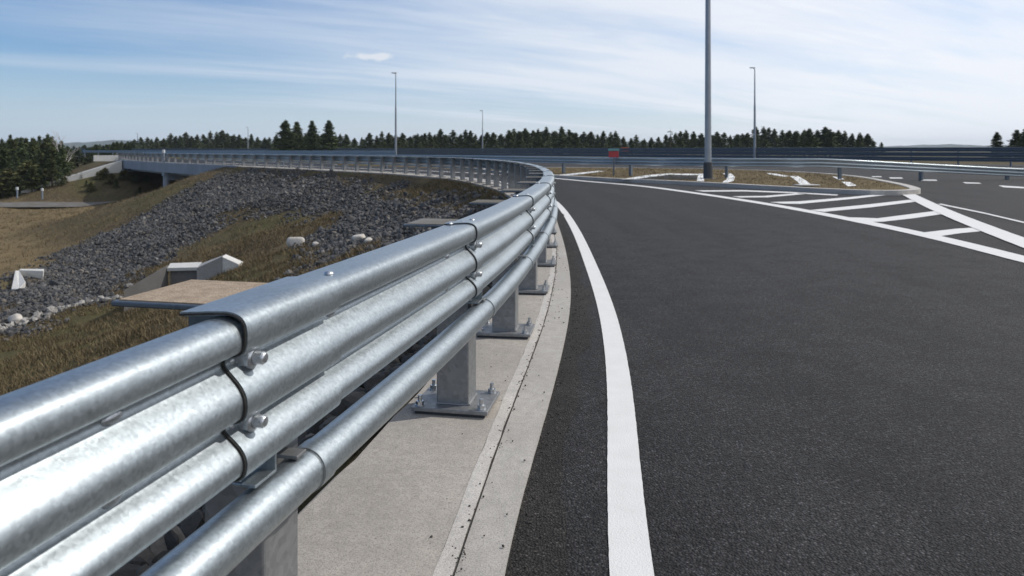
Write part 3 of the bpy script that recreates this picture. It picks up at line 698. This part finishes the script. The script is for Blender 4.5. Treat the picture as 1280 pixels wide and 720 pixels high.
main_rail = empty('guardrail', (*main.at(S(0))[0], 0))
inv = Matrix.Translation(-main_rail.location)
POSTS = [S(.25), S(1.64), S(3.30), S(4.62), S(5.98), S(7.38)]
while POSTS[-1] < S(85): POSTS.append(POSTS[-1]+(1.40 if POSTS[-1] < S(45) else 1.9))
JOINTS = [S(-2.4), S(-.45), S(1.42), S(3.15), S(5.05), S(7.0)]
while JOINTS[-1] < S(85): JOINTS.append(JOINTS[-1]+(2.0 if JOINTS[-1] < S(20) else 4.0))
kids_before = set(col.objects)
P_hi = smooth_prof(PROF, 2); P_near = smooth_prof(PROF_NEAR, 2); P_lo = smooth_prof(PROF, 1)
for i, (a, b) in enumerate(zip(JOINTS[:-1], JOINTS[1:])):
    y = main.at(a)[0][1]; near = y < 9
    pr = P_near if i < 2 else (P_hi if near else P_lo)
    mb = MB(); sweep(mb, main, a+.002, b-.002 if i >= 2 else b+.12, thick(pr, .0045), .1 if near else .35)
    mb.build('beam', M['galv'], main_rail, 35)
    # sleeve over the joint
    sl_len = .40 if i+1 == 2 else .09
    mb = MB(); sweep(mb, main, b-.012, b+sl_len, thick(P_hi if near else P_lo, .0065, .0072), .05 if near else .12)
    mb.build('splice_sleeve', M['galv'], main_rail, 35)
    # dark strip at the sleeve edges, colouring in gap shadow and sealant
    for e0 in ((b-.0155, b+sl_len) if near else ()):
        mb = MB(); sweep(mb, main, e0, e0+.0025, thick(P_hi, .004, .0045), .02); mb.build('seam', M['joint'], main_rail)
    if near:
        for z in (.777, .648): splice_bolt(main_rail, main, b+.045, z)
    # button heads along the beam
    if near and i >= 1:
        mbb = MB()
        e = b+sl_len
        L = b-a
        for uu, zz, uo in ((e+.05, .777, -.045), (e+.05, .648, -.045), (b-.30, .777, -.045), (b-.30, .648, -.045)):
            o, N, T, Zv = frame(main, uu, uo, zz); h = MB(); dome(h, o, N, .013, .009, sx=1.7); h.build('button_head', M['bolt'], main_rail, 60)
        for uu, off in ((e+.06, -.055), (b-.03, -.11), (b+.02, -.065)):
            if off != -.055 and i < 2: continue
            o, N, T, Zv = frame(main, uu, off, .8745+.001); h = MB(); dome(h, o, Zv, .013, .008, sx=1.0); h.build('button_head', M['bolt'], main_rail, 60)
        # angle cleat hanging below the joint, holding the pipe
        o, N, T, Zv = frame(main, b+.07, 0)
        cl_ = MB(); cl_.frame_box(o, N, T, Zv, (-.036, -.045, .53), (-.031, .035, .59)); cl_.frame_box(o, N, T, Zv, (-.046, .029, .525), (.004, .035, .60)); cl_.frame_box(o, N, T, Zv, (-.05, -.045, .520), (.004, .035, .526))
        co = cl_.build('angle_cleat', M['galv'], main_rail, bevel=.001)
        rv = MB()
        for (du, dz_) in ((-.02, .555), (.01, .575), (-.015, .60)):
            dome(rv, o+N*-.046+T*du+Zv*dz_, N, .006, .004, 10, 3)
        rv.build('rivets', M['bolt'], co, 60)
# pipe below the beam
pj = [S(-3), S(-.1)]
pj += [u+.02 for u in POSTS[1:]]
for i, (a, b) in enumerate(zip(pj[:-1], pj[1:])):
    if main.at(a)[0][1] > 60: break
    near = main.at(a)[0][1] < 9
    mb = MB(); r0 = .049
    n = 28 if near else 12
    m = max(2, int((b-a)/(.08 if near else .35))+1); v = []
    oc = circle(-.004, .462, r0, n); st = [a+.001+(b-a-.002)*k/(m-1) for k in range(m)]
    rad = [r0]*m
    for u in st:
        p, T, N = main.at(u)
        for (q0, q1) in oc: v.append((p[0]+N[0]*q0, p[1]+N[1]*q0, q1))
    f = [(k*n+j, k*n+(j+1) % n, (k+1)*n+(j+1) % n, (k+1)*n+j) for k in range(m-1) for j in range(n)]
    mb.add(v, f); mb.build('pipe', M['galv'], main_rail, 40)
    if main.at(a)[0][1] < 20:
        mb = MB(); oc = circle(-.004, .462, r0+.0035, n)
        v = []
        for u in (b-.006, b-.005, b+.055, b+.056):
            p, T, N = main.at(u); rr = 1.0 if u in (b-.005, b+.055) else (r0-.001)/(r0+.004)
            for (q0, q1) in oc: q0 = -.004+(q0+.004)*rr; q1 = .462+(q1-.462)*rr; v.append((p[0]+N[0]*q0, p[1]+N[1]*q0, q1))
        mb.add(v, [(k*n+j, k*n+(j+1) % n, (k+1)*n+(j+1) % n, (k+1)*n+j) for k in range(3) for j in range(n)])
        mb.build('pipe_collar', M['galv'], main_rail, 30)
        if near:
            mb = MB(); v = []
            for u in (b-.009, b-.0065):
                p, T, N = main.at(u)
                for (q0, q1) in oc: q0 = -.004+(q0+.004)*1.0; v.append((p[0]+N[0]*q0, p[1]+N[1]*q0, q1))
            mb.add(v, [(j, (j+1) % n, n+(j+1) % n, n+j) for j in range(n)]); mb.build('seam', M['joint'], main_rail, 30)
for i, u in enumerate(POSTS):
    y = main.at(u)[0][1]; d = 2 if y < 11 else (1 if y < 32 else 0)
    make_post(main_rail, main, u, d, hz=.845)
    if y < 22: pipe_bracket(main_rail, main, u-.03, d)
def rebase(root, before):
    """children were built in world space: give them the inverse of their thing's place"""
    for o in set(col.objects)-before:
        if o.parent == root: o.matrix_parent_inverse = Matrix.Translation(-Vector(root.location))
rebase(main_rail, kids_before)
tag(main_rail, 'long galvanised guardrail with ribbed beam and lower pipe, sweeping from the left foreground', 'guardrail')

def plain_rail(label, path, s0, s1, post_step, zf=lambda u: 0.0, prof=None, mat='galv', foot=-.05, z_top=.84, two=False, seg=4.0, side=1):
    root = empty('guardrail', (*path.at(s0)[0], 0)); before = set(col.objects)
    pr = prof or smooth_prof(PROF, 1); pr = [(p[0]*side, p[1]) for p in pr]; u = s0
    while u < s1-.1:
        e = min(u+seg, s1); mb = MB(); sweep(mb, path, u+.004, e+.02, thick(pr, .006), .5, zf); mb.build('beam', M[mat], root, 35)
        for k in (1, 2) if two else ():
            mb = MB(); sweep(mb, path, u+.004, e+.02, thick([(p[0], p[1]-.37*k) for p in pr], .006), .5, zf); mb.build('beam', M[mat], root, 35)
        u = e
    u = s0+.3
    while u < s1:
        o, N, T, Z = frame(path, u, -.12*side); z = zf(u)
        mb = MB(); mb.frame_box(o, N, T, Z, (-.07, -.05, foot+z), (.06, .05, z_top+z)); mb.build('post', M['dark_steel'], root)
        u += post_step
    rebase(root, before); return tag(root, label, 'guardrail')
# guardrail on the outer side of the ramp, facing this way
p2 = Path([(-40, 78), (-26, 62.5), (-13, 50), (-5, 43), (-.5, 37.5), (1.8, 33.9), (4.3, 30.6), (7, 28.4), (9.6, 27.0), (12.2, 26.4), (15, 27.4), (18, 28.6), (22, 28.6), (28, 27.2), (36, 25)], 12, 2)
plain_rail('grey guardrail on the outer edge of the ramp, passing the tallest lamp pole', p2, 0, p2.len, 4.1, zf=lambda u: -.44*float(np.clip((p2.at(u)[0][0]-11.5)/9, 0, 1)))
# high two-tier barrier in front of the trees
p3 = Path([(-118, 158), (-80, 140), (-30, 118), (5, 98), (20, 75.5), (36, 51.5), (50, 33), (62, 18)], 16, 3)
plain_rail('high dark two-tier barrier running in front of the tree line to the right edge', p3, 0, p3.len, 3.5, zf=lambda u: .50+(.0), mat='dark_steel', foot=-.6, z_top=.86, two=True, seg=6.0)
# minor rails far off on the left
p4 = Path([(-62, 104), (-45, 92), (-30, 80), (-17, 68), (-10, 62)], 12, 2)
plain_rail('faint pale guardrail far off beyond the bridge, above the curve', p4, 0, p4.len, 4.0, zf=lambda u: .22)
# ------------------------------------------------------------------ bridge
bridge = empty('bridge', (-20.5, 52.7, 0)); before = set(col.objects)
sa, sb = main.s_at_y(51.2), main.s_at_y(81.5)
bsh = lambda u: 0
def slab(name, o0, o1, z0, z1, mat, a=sa, b=sb):
    return strip(name, main, a, b, o0, o1, z1, mat, 1.0, sides=z1-z0, kind=None, parent=bridge)
slab('deck', -.30, 7.2, -.35, -.034, M['conc'])
slab('edge_beam', -.55, -.302, -.80, .06, M['girder'])
slab('edge_beam', 7.202, 7.45, -.80, .06, M['girder'])
for off in (.3, 2.6, 4.9, 6.9): slab('girder', off, off+.35, -1.05, -.352, M['girder'])
for u in (main.s_at_y(63.5), main.s_at_y(78.5)):
    for off in (-.38, 6.6):
        o, N, T, Z = frame(main, u, off); mb = MB(); mb.tube(o+Z*-4.4, o+Z*-1.1, .27, n=16); mb.frame_box(o, N, T, Z, (-.3, -.3, -1.1), (.3, .3, -.805)); mb.build('pillar', M['girder'], bridge, 40)
    o, N, T, Z = frame(main, u, 0)
    mb = MB(); mb.frame_box(o, N, T, Z, (-.3, -.3, -1.5), (6.9, .3, -1.055)); mb.build('crossbeam', M['girder'], bridge)
for u, sgn in ((sa+1.0, 1), (sb-1.6, -1)):
    o, N, T, Z = frame(main, u, 0); mb = MB(); mb.frame_box(o, N, T, Z, (-.5, -.5, -4.5), (7.4, .5, -1.056)); mb.build('abutment', M['conc'], bridge)
# sloping wing wall of the far abutment, catching the light
o, N, T, Z = frame(main, sb-1.2, -.55)
mb = MB(); n0 = len(mb.v)
A, B = o+T*-.6, o+T*-.6-N*9+T*1.5
def wall4(mb, a, b, th, za0, za1, zb0, zb1):
    d = (b-a).normalized(); nn = Vector((d.y, -d.x, 0))*th; v = []
    for p, z0, z1 in ((a, za0, za1), (b, zb0, zb1)):
        for q in (p, p+nn): v += [Vector((q.x, q.y, z0)), Vector((q.x, q.y, z1))]
    mb.add(v, [(0, 1, 3, 2), (4, 6, 7, 5), (0, 4, 5, 1), (2, 3, 7, 6), (1, 5, 7, 3), (0, 2, 6, 4)])
wall4(mb, A, B, .5, -4.6, -.2, -4.6, -3.5); mb.build('wing_wall', M['conc'], bridge)
mb = MB(); wall4(mb, A-T*.15, B-T*1.2, -2.2, -1.2, .02, -4.2, -3.0); mb.build('wall_coping', M['white_conc'], bridge)
mb = MB(); o, N, T, Z = frame(main, sb-.5, -.8); mb.frame_box(o, N, T, Z, (-2.2, -.2, -.1), (.2, .2, .55)); mb.build('parapet_end', M['white_conc'], bridge, bevel=.02)
# retaining wall closing the underpass behind
mb = MB(); wall4(mb, Vector((-8.8, 62.5, 0)), Vector((-33.2, 93, 0)), .6, -4.6, -.1, -4.6, -.1); mb.build('retaining_wall', M['conc'], bridge)
rebase(bridge, before)
tag(bridge, 'low grey-blue road bridge on slim pillars over the sunken road at far left', 'bridge')

# ------------------------------------------------------------------ culvert headwalls on the slope
def wedge_box(mb, pts_top, zb):
    """vertical-sided block with a free top outline [(x,y,z)...]"""
    n = len(pts_top); v = [(x, y, zb) for x, y, _ in pts_top]+list(pts_top)
    mb.add(v, [(i, (i+1) % n, n+(i+1) % n, n+i) for i in range(n)]+[tuple(range(n-1, -1, -1)), tuple(range(n, 2*n))])
def at3(px, py, D): return ((px-640)/FPX*D, D, CAM_H-(py-HOR)*D/FPX)
M['conc_shaded'] = concrete('shaded_side_concrete', (.17, .165, .16), (.10, .098, .095), False, .5)  # darkened copy of the concrete: shade of the culvert faces put into colour
cul = empty('culvert_headwall', (-11.5, 24, H1(-11.5, 24))); before = set(col.objects)
mb = MB(); wedge_box(mb, [at3(213, 338, 23.1), at3(216, 331, 24.1), at3(251, 330, 24.1), at3(247, 336, 23.1)], -4.2); mb.build('headwall', M['conc_shaded'], cul)  # front block coloured as shaded, below the white top slab
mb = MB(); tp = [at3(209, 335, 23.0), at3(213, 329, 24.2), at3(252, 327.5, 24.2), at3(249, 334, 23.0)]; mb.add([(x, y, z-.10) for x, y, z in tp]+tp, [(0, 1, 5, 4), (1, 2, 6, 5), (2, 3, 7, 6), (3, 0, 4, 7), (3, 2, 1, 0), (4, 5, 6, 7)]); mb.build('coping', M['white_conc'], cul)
mb = MB(); wedge_box(mb, [at3(155, 363, 21.6), at3(207, 333.5, 22.95), at3(210, 331, 23.1), at3(158, 361, 21.8)], -4.4); mb.build('side_wall', M['conc_shaded'], cul)
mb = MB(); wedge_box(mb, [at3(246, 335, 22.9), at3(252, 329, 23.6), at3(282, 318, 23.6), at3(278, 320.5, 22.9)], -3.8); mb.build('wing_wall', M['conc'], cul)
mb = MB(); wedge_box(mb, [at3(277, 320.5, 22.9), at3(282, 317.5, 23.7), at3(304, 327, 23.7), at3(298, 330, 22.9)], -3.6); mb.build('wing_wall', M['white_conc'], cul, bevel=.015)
rebase(cul, before); tag(cul, 'white concrete culvert headwall with angled wings on the brown slope', 'culvert')
cul = empty('culvert_outlet', (-19.5, 28.5, -4)); before = set(col.objects)
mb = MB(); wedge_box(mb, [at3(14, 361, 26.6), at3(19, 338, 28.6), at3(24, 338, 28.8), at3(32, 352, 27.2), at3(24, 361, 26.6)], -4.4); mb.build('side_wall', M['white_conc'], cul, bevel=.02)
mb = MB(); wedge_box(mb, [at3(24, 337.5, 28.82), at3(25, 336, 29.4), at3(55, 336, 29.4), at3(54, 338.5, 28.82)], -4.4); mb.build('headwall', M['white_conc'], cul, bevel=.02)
rebase(cul, before); tag(cul, 'small white concrete culvert outlet at the foot of the dark rocks, left edge', 'culvert')

# boulders
v0, f0 = ico(3)
for i, (x, y, r, lab) in enumerate([(-7.35, 24.6, .27, 'pale round boulder alone on the brown earth above the rail'), (-4.45, 20.9, .21, 'pale boulder at the edge of the rocks, above the nearest beam'),
        (-6.4, 23.4, .12, 'small grey boulder lying in the dark rocks'), (-14.9, 21.6, .2, 'pale angular stone on the edging line by the grass'), (-3.8, 19.0, .14, 'small grey stone close behind the guardrail'),]):
    r_ = np.random.default_rng(i+3); n3 = r_.normal(size=(6, 3)); ph = r_.uniform(0, 6, 6)
    d = 1+sum(.06*np.sin(v0@n3[k]*1.6+ph[k]) for k in range(6)); V = v0*d[:, None]*np.array([1.1, .9, .85])*r
    for _ in range(9):
        c3 = r_.normal(size=3); c3 /= np.linalg.norm(c3); q3 = V@c3; lim = r_.uniform(.62, .85)*q3.max(); V = V-np.outer(np.maximum(q3-lim, 0)*.85, c3)
    o = np_mesh('boulder', V, f0, M['boulder'], smooth=True); o.location = (x, y, H1(x, y)+r*.45); tag(o, lab, 'boulder')

# ------------------------------------------------------------------ lamp poles
def lamp_pole(x, y, h, r, label, arm, collar=False, z=0):
    root = empty('street_lamp', (x, y, z)); tag(root, label, 'street lamp', 'tall lamp poles along the ramp')
    mb = MB(); mb.tube((0, 0, 0), (0, 0, h*.62), r, r*.72, 16); mb.tube((0, 0, h*.62), (0, 0, h), r*.60, r*.34, 16); mb.build('pole', M['pole'], root, 40)
    if collar:
        mb = MB(); mb.tube((0, 0, .02), (0, 0, .62), r*1.38, r*1.30, 20); mb.build('base_collar', M['rubber'], root, 40)
        mb = MB(); mb.frame_box((0, 0, 0), (1, 0, 0), (0, 1, 0), (0, 0, 1), (-.26, -.26, -.02), (.26, .26, .02)); mb.build('base_plate', M['galv_dull'], root)
    mb = MB(); mb.tube((0, 0, h), (arm*.5, 0, h+.12), r*.32, r*.28, 10); mb.tube((arm*.5, 0, h+.12), (arm, 0, h+.16), r*.28, r*.25, 10); mb.build('arm', M['pole'], root, 40)
    mb = MB(); mb.frame_box((arm, 0, h+.16), (1, 0, 0), (0, 1, 0), (0, 0, 1), (-.26, -.13, -.05), (.26, .13, .05)); mb.build('lamp_head', M['lamp'], root, 40, .04)
    return root
zp = .105
lamp_pole(7.35, 27.0, 12.5, .128, 'tallest lamp pole with a dark collar at its foot, standing in the grass island', -1.6, True, zp)
lamp_pole(23.6, 70, 9.0, .13, 'lamp pole behind the high barrier on the right, its lamp head in view', -.22)
lamp_pole(-11.3, 70, 8.5, .115, 'lamp pole standing beyond the curve right of the three tall pines', -.15)
lamp_pole(-4.5, 110, 7.0, .11, 'short thin lamp pole far off in the middle of the picture', -.2)
lamp_pole(-60.5, 165, 6.2, .13, 'tiny lamp pole left of the three tall pines', -.2)
lamp_pole(-104, 200, 5.6, .17, 'tiny lamp pole beyond the left end of the bridge', -.2)

# marker boards by the outer rail
b = empty('marker_board', (4.3, 30.45, 0)); mb = MB(); mb.box((-.03, -.03, .0), (.03, .03, .86)); mb.build('stake', M['dark_steel'], b)
mb = MB(); mb.box((-.21, -.02, .87), (.21, .03, 1.14)); mb.build('red_panel', M['red'], b, bevel=.01)
mb = MB(); mb.box((-.23, -.05, 1.142), (.23, .06, 1.24)); mb.build('top_box', M['teal'], b, bevel=.01)
tag(b, 'small red board with a teal top fixed at a post of the outer guardrail', 'marker board')
b = empty('marker_board', (15.3, 97.6, 0)); mb = MB(); mb.box((-.05, -.04, -.1), (.05, .04, .8)); mb.build('stake', M['dark_steel'], b)
mb = MB(); mb.box((-.5, -.05, .65), (.5, .05, 1.5)); mb.build('panel', M['orange'], b)
tag(b, 'dark orange board just right of the red and teal one, by the high barrier', 'marker board')
# clamp of banding on the rail at the pole
o, N, T, Z = frame(p2, p2.s_at_y(28.2) if False else p2.len-5.6, .02, .75)
mb = MB()
for k in range(3): mb.frame_box(o, N, T, Z, (-.02, -.34+.26*k, -.12+.03*k), (.03, -.16+.26*k, .02+.03*k))
tag(mb.build('rail_clamp', M['gravel_road'], bevel=.01), 'pale dented clamp on the outer guardrail at the tallest lamp pole', 'clamp')
# delineators
for x, y, z, lab in [(-29.9, 61.8, .06, 'white marker post on the near part of the bridge edge'), (-46, 70.5, None, 'pale marker post below the bridge by the sunken road, right one'), (-48.8, 71, None, 'pale marker post below the trees by the sunken road, left one')]:
    z = H1(x, y) if z is None else z; b = empty('marker_post', (x, y, z)); mb = MB(); mb.box((-.06, -.05, -.1), (.06, .05, .85)); mb.build('stake', M['girder'], b)
    mb = MB(); mb.box((-.10, -.06, .852), (.10, .06, 1.12)); mb.build('reflector_head', M['white'], b, bevel=.02); tag(b, lab, 'marker post')

# far pale road strip between the ramp and the trees
mb = MB(); mb.flat([(-150, 135), (4, 112), (4, 124), (-150, 150)], -.004); tag(mb.build('far_road', M['gravel_dark']), kind='structure')

# ------------------------------------------------------------------ trees
def conifer_mesh(seed, h, rad, n, base=.08, ragged=.3, clump=.16):
    r = np.random.default_rng(seed); V = []; 
    nb = n//14; cnt = 0
    levels = np.sort(r.uniform(base, .985, nb))
    P_ = []; 
    for t_ in levels:
        R_ = rad*(1-t_)**.98*(1+r.normal(0, ragged)); an = r.uniform(0, 6.283); m = 14
        k = r.uniform(.12, 1, m)**.7
        x = np.cos(an)*R_*k; y = np.sin(an)*R_*k; z = h*t_+(k*R_)*r.uniform(-.28, .12)
        P_.append(np.column_stack([x, y, z])+r.normal(0, clump*.35, (m, 3)))
    P_.append(np.column_stack([r.normal(0, .03, 8), r.normal(0, .03, 8), h*r.uniform(.93, 1.02, 8)]))
    C_ = np.concatenate(P_); m = len(C_); sz = clump*r.uniform(.7, 1.5, m)*np.where(C_[:, 2] > h*.9, .55, 1)
    tri = r.normal(size=(m, 3, 3)); tri /= np.linalg.norm(tri, axis=2)[..., None]; tri[:, :, 2] *= .55
    out_ = C_.copy(); out_[:, 2] = 0; out_ /= (np.linalg.norm(out_, axis=1)[:, None]+1e-6); tri[:, 0] += out_*.9
    V = C_[:, None, :]+tri*sz[:, None, None]; F_ = np.arange(m*3).reshape(-1, 3)
    return V.reshape(-1, 3), F_
def tree_proto(seed, h, rad, n, base, ragged, clump, mat='pine'):
    V, F_ = conifer_mesh(seed, h, rad, n, base, ragged, clump)
    o = np_mesh('crown', V, F_, M[mat]); cm = o.data; bpy.data.objects.remove(o)
    mb = MB(); mb.tube((0, 0, -.4), (0, 0, h*.93), h*.018+.03, .02, 8)
    for k in range(7):
        z = h*(base+.1*k); a = k*2.4; mb.tube((0, 0, z), (math.cos(a)*rad*.6*(1-z/h), math.sin(a)*rad*.6*(1-z/h), z+.1), .03, .012, 5)
    o = mb.build('trunk', M['bark']); tm = o.data; bpy.data.objects.remove(o); return cm, tm, h
PROTO = [tree_proto(i, 7, [1.5, 1.9, 2.2, 1.7, 2.5][i % 5], [2000, 2500, 2800, 1900, 3000][i % 5], [.05, .08, .12, .04, .1][i % 5], [.25, .35, .45, .3, .4][i % 5], .24) for i in range(8)]
BIG = [tree_proto(50+i, 10, [2.6, 2.3, 3.0][i], 4500, [.1, .12, .08][i], .3, .30) for i in range(3)]
BARE = tree_proto(80, 9, 1.6, 150, .35, .6, .22)
LEAFY = [tree_proto(90+i, 4, 1.9, 1500, .02, .3, .26, 'leafy') for i in range(2)]
def plant(pr, x, y, z, s, label, group=None, cat='tree', name='conifer', rz=None, wide=1.0):
    root = empty(name, (x, y, z), random.uniform(0, 6.28)); root.scale = (s*wide, s*wide, s)
    c = bpy.data.objects.new('crown', pr[0]); col.objects.link(c); c.parent = root
    k = bpy.data.objects.new('trunk', pr[1]); col.objects.link(k); k.parent = root
    return tag(root, label, cat, group)
# heights of the tree line as read off the photograph (x pixel, y pixel of the tops)
TOPS = [(150, 177), (175, 176), (200, 172), (230, 169), (262, 167), (290, 168), (330, 172), (345, 170), (425, 168), (460, 171), (495, 166), (520, 167), (560, 166), (600, 168), (640, 163), (680, 162), (720, 163), (745, 165), (760, 170), (770, 166), (785, 173), (800, 172), (815, 172), (832, 172), (850, 165), (880, 166), (905, 167), (930, 166), (958, 162), (975, 164), (992, 162), (1010, 165), (1033, 160), (1055, 167), (1072, 166), (1086, 169), (1098, 177), (1110, 180)]
tx = np.array([a for a, _ in TOPS]); ty = np.array([b for _, b in TOPS])
ORD = ['first', 'second', 'third', 'fourth', 'fifth', 'sixth', 'seventh', 'eighth', 'ninth', 'tenth', 'eleventh', 'twelfth', 'thirteenth', 'fourteenth', 'fifteenth', 'sixteenth', 'seventeenth', 'eighteenth', 'nineteenth', 'twentieth',
       '21st', '22nd', '23rd', '24th', '25th', '26th', '27th', '28th', '29th', '30th', '31st', '32nd', '33rd', '34th', '35th']
MARKS = [(0, 'left end of the bridge'), (311, 'tiny pole by the pines'), (430, 'cluster of tall pines'), (494, 'pole beyond the curve'), (603, 'short middle pole'),
         (768, 'red marker board'), (838, 'thin tufted pine'), (885, 'tallest lamp pole'), (943, 'right-hand pole'), (1020, 'row step right of the right-hand lamp pole')]
count = {}
def row_label(px, row, wide):
    m = [t_ for x_, t_ in MARKS if x_ <= px][-1]; k = (m, row); count[k] = count.get(k, 0)+1
    look = 'broad' if wide > 1.32 else 'narrow' if wide < 1.2 else 'dark'
    if px >= 1020: return f'{look} conifer, {ORD[count[k]-1]} near the right end of the {row} tree row'
    return f'{look} conifer, {ORD[count[k]-1]} in the {row} row right of the {m}'
px = 152.0
while px < 1106:
    D = random.uniform(148, 172) if px > 430 else random.uniform(185, 215)
    if px > 985: D *= .8
    top = np.interp(px, tx, ty)+random.choice([-5, -2.5, -1, 0, 2])+random.uniform(-1, 1); s = ((HOR-top)*D/FPX+1.2)/7
    wd = random.uniform(1.1, 1.5)
    plant(random.choice(PROTO), (px-640)/FPX*D, D, -.1, max(s, .25), row_label(px, 'front', wd), 'front row of the tree line', wide=wd)
    px += random.uniform(5.8, 10.5)*(1 if px > 430 else .85)
px = 150.0
while px < 1090:
    D = random.uniform(185, 225) if px > 430 else random.uniform(225, 250)
    top = np.interp(px, tx, ty)+random.uniform(1.0, 5); s = ((HOR-top)*D/FPX+1.2)/7
    plant(random.choice(PROTO), (px-640)/FPX*D, D, -.1, max(s, .25), row_label(px, 'back', 1.25), 'back row of the tree line', wide=random.uniform(2.0, 2.7))
    px += random.uniform(8, 13)
for (px, top, D, wd, lab) in [(357, 150, 120, 1.5, 'tall broad pine, first of the cluster of three left of the middle'), (371, 152, 124, 1.3, 'tall pine standing close behind the first of the cluster'), (390, 150.5, 120, 1.15, 'tall narrow pine in the middle of the cluster of three'), (411, 150, 119, 1.3, 'tall pine with level boughs, right end of the cluster')]:
    plant(random.choice(BIG), (px-640)/FPX*D, D, -.3, ((HOR-top)*D/FPX+1.5)/10, lab, wide=wd)
plant(BARE, (838-640)/FPX*140, 140, 0, ((HOR-158.5)*140/FPX+1.2)/9, 'tall thin pine with a small tufted head rising above the tree line', wide=1.1)
for px, top, D, lab in [(1246, 165, 90, 'pointed dark conifer at far right beyond the barrier'), (1271, 162, 84, 'broad dark conifer cut by the right edge of the picture'), (1284, 158, 80, 'dark conifer just beyond the right edge, its side showing')]:
    plant(BIG[1 if px < 1260 else 2], (px-640)/FPX*D, D, -.2, ((HOR-top)*D/FPX+1.4)/10, lab, wide=1.45)
# wood on the low ground at the left
TL = [(-30, 170), (0, 174), (20, 170), (35, 170), (45, 173), (55, 168), (66, 176), (80, 182), (100, 181), (125, 179), (150, 176)]
lx = np.array([a for a, _ in TL]); ly = np.array([b for _, b in TL])
px = -34.0; nl = 0
while px < 80:
    for D0, rw in ((86, 'nearest'), (98, 'middle'), (112, 'farthest')):
        D = D0+random.uniform(-4, 4); q = px+random.uniform(-4, 4); top = np.interp(q, lx, ly)+random.uniform(-1.5, 6)+(98-D0)*.25
        zb = -4; s = ((HOR-top)*D/FPX+1.2-zb)/10
        plant(random.choice(BIG), (q-640)/FPX*D, D, zb, s, f'dark conifer, {ORD[nl]} from the left in the {rw} row of the left-hand wood', 'conifers of the wood on the low ground', wide=random.uniform(.75, 1.1))
    px += 9
    nl += 1
for k in range(34):
    q = 72+93*k/33+random.uniform(-1, 1); D = random.uniform(105, 200); top = np.interp(q, lx, ly)+random.uniform(0, 5); zb = H1((q-640)/FPX*D, D)
    pr = random.choice(PROTO); s = ((HOR-top)*D/FPX+1.2-zb)/pr[2]
    plant(pr, (q-640)/FPX*D, D, zb, s, f'small tree, {ORD[k]} from the left between left wood and bridge', 'small trees left of the bridge', wide=random.uniform(1.3, 2))
for k in range(35):
    q = -30+212*k/34+random.uniform(-2, 2); D = random.uniform(72.5, 77); top = (219 if q < 60 else 229 if q < 150 else 236)+random.uniform(-7, 5); zb = H1((q-640)/FPX*D, D)
    pr = random.choice(LEAFY+PROTO[:3]); s = (random.uniform(1.6, 3.4) if q < 75 else random.uniform(.5, 1.1))/pr[2]
    plant(pr, (q-640)/FPX*D, D, zb, s, f'low bush, {ORD[k]} from the left along the far side of the sunken road', 'bushes along the sunken road', 'bush', 'bush', wide=1.5)
bt = empty('bare_tree', ((78-640)/FPX*84, 84, -4)); mb = MB(); r_ = random.Random(4)
def twig(p, d, L, r, lv):
    q = p+d*L; mb.tube(p, q, r, r*.6, 5)
    if lv: 
        for _ in range(4): twig(p+d*L*r_.uniform(.4, 1), (d+Vector((r_.gauss(0, .45), r_.gauss(0, .45), r_.uniform(0, .3)))).normalized(), L*.5, r*.45, lv-1)
twig(Vector((0, 0, 0)), Vector((0, 0, 1)), 4.6, .09, 3); mb.build('trunk', M['boulder'], bt)
tag(bt, 'pale leafless birch beside the wood at the left', 'tree')

# ------------------------------------------------------------------ distant hills
def hill(name, pts, D, depth, zb=-6):
    p = catmull([(a, b) for a, b in pts], 14); v = []; n = len(p)
    for (qx, qy) in p:
        z = CAM_H+(HOR-qy)*D/FPX+random.gauss(0, D*.0006)
        X = (qx-640)/FPX*D
        v += [(X, D-depth, zb), (X, D, z), (X, D+depth*1.5, zb)]
    f = [(i*3+j, (i+1)*3+j, (i+1)*3+j+1, i*3+j+1) for i in range(n-1) for j in range(2)]
    mb = MB(); mb.add(v, f); o = mb.build(name, M['hill'], None, 60); return tag(o, kind='structure')
hill('hill', [(-400, 184), (-150, 181), (40, 180), (80, 179.5), (110, 178), (150, 175.5), (180, 176.5), (230, 180), (330, 181), (480, 182), (640, 182), (700, 180), (760, 176.5), (800, 177), (860, 181), (960, 183), (1060, 183.5), (1130, 182.6), (1180, 181), (1235, 182), (1290, 183), (1450, 181), (1700, 184)], 2300, 500)
hill('forest_plain', [(-500, 186.2), (0, 185.6), (300, 185.2), (640, 185.4), (900, 185.0), (1150, 184.6), (1300, 184.8), (1800, 186)], 900, 420)

# ------------------------------------------------------------------ air: the far hills fade to blue
m = bpy.data.materials.new('haze'); m.use_nodes = True; t = m.node_tree; t.nodes.clear()
o_ = nd(t, 'ShaderNodeOutputMaterial'); pv = nd(t, 'ShaderNodeVolumePrincipled'); pv.inputs['Color'].default_value = (.80, .89, 1, 1)
pv.inputs['Density'].default_value = .00016; pv.inputs['Anisotropy'].default_value = .1; t.links.new(pv.outputs[0], o_.inputs['Volume'])
mb = MB(); mb.box((-4100, -500, -13), (4100, 4500, 60)); tag(mb.build('haze', m), 'thin bluish haze over the distant hills', 'haze', kind='stuff')
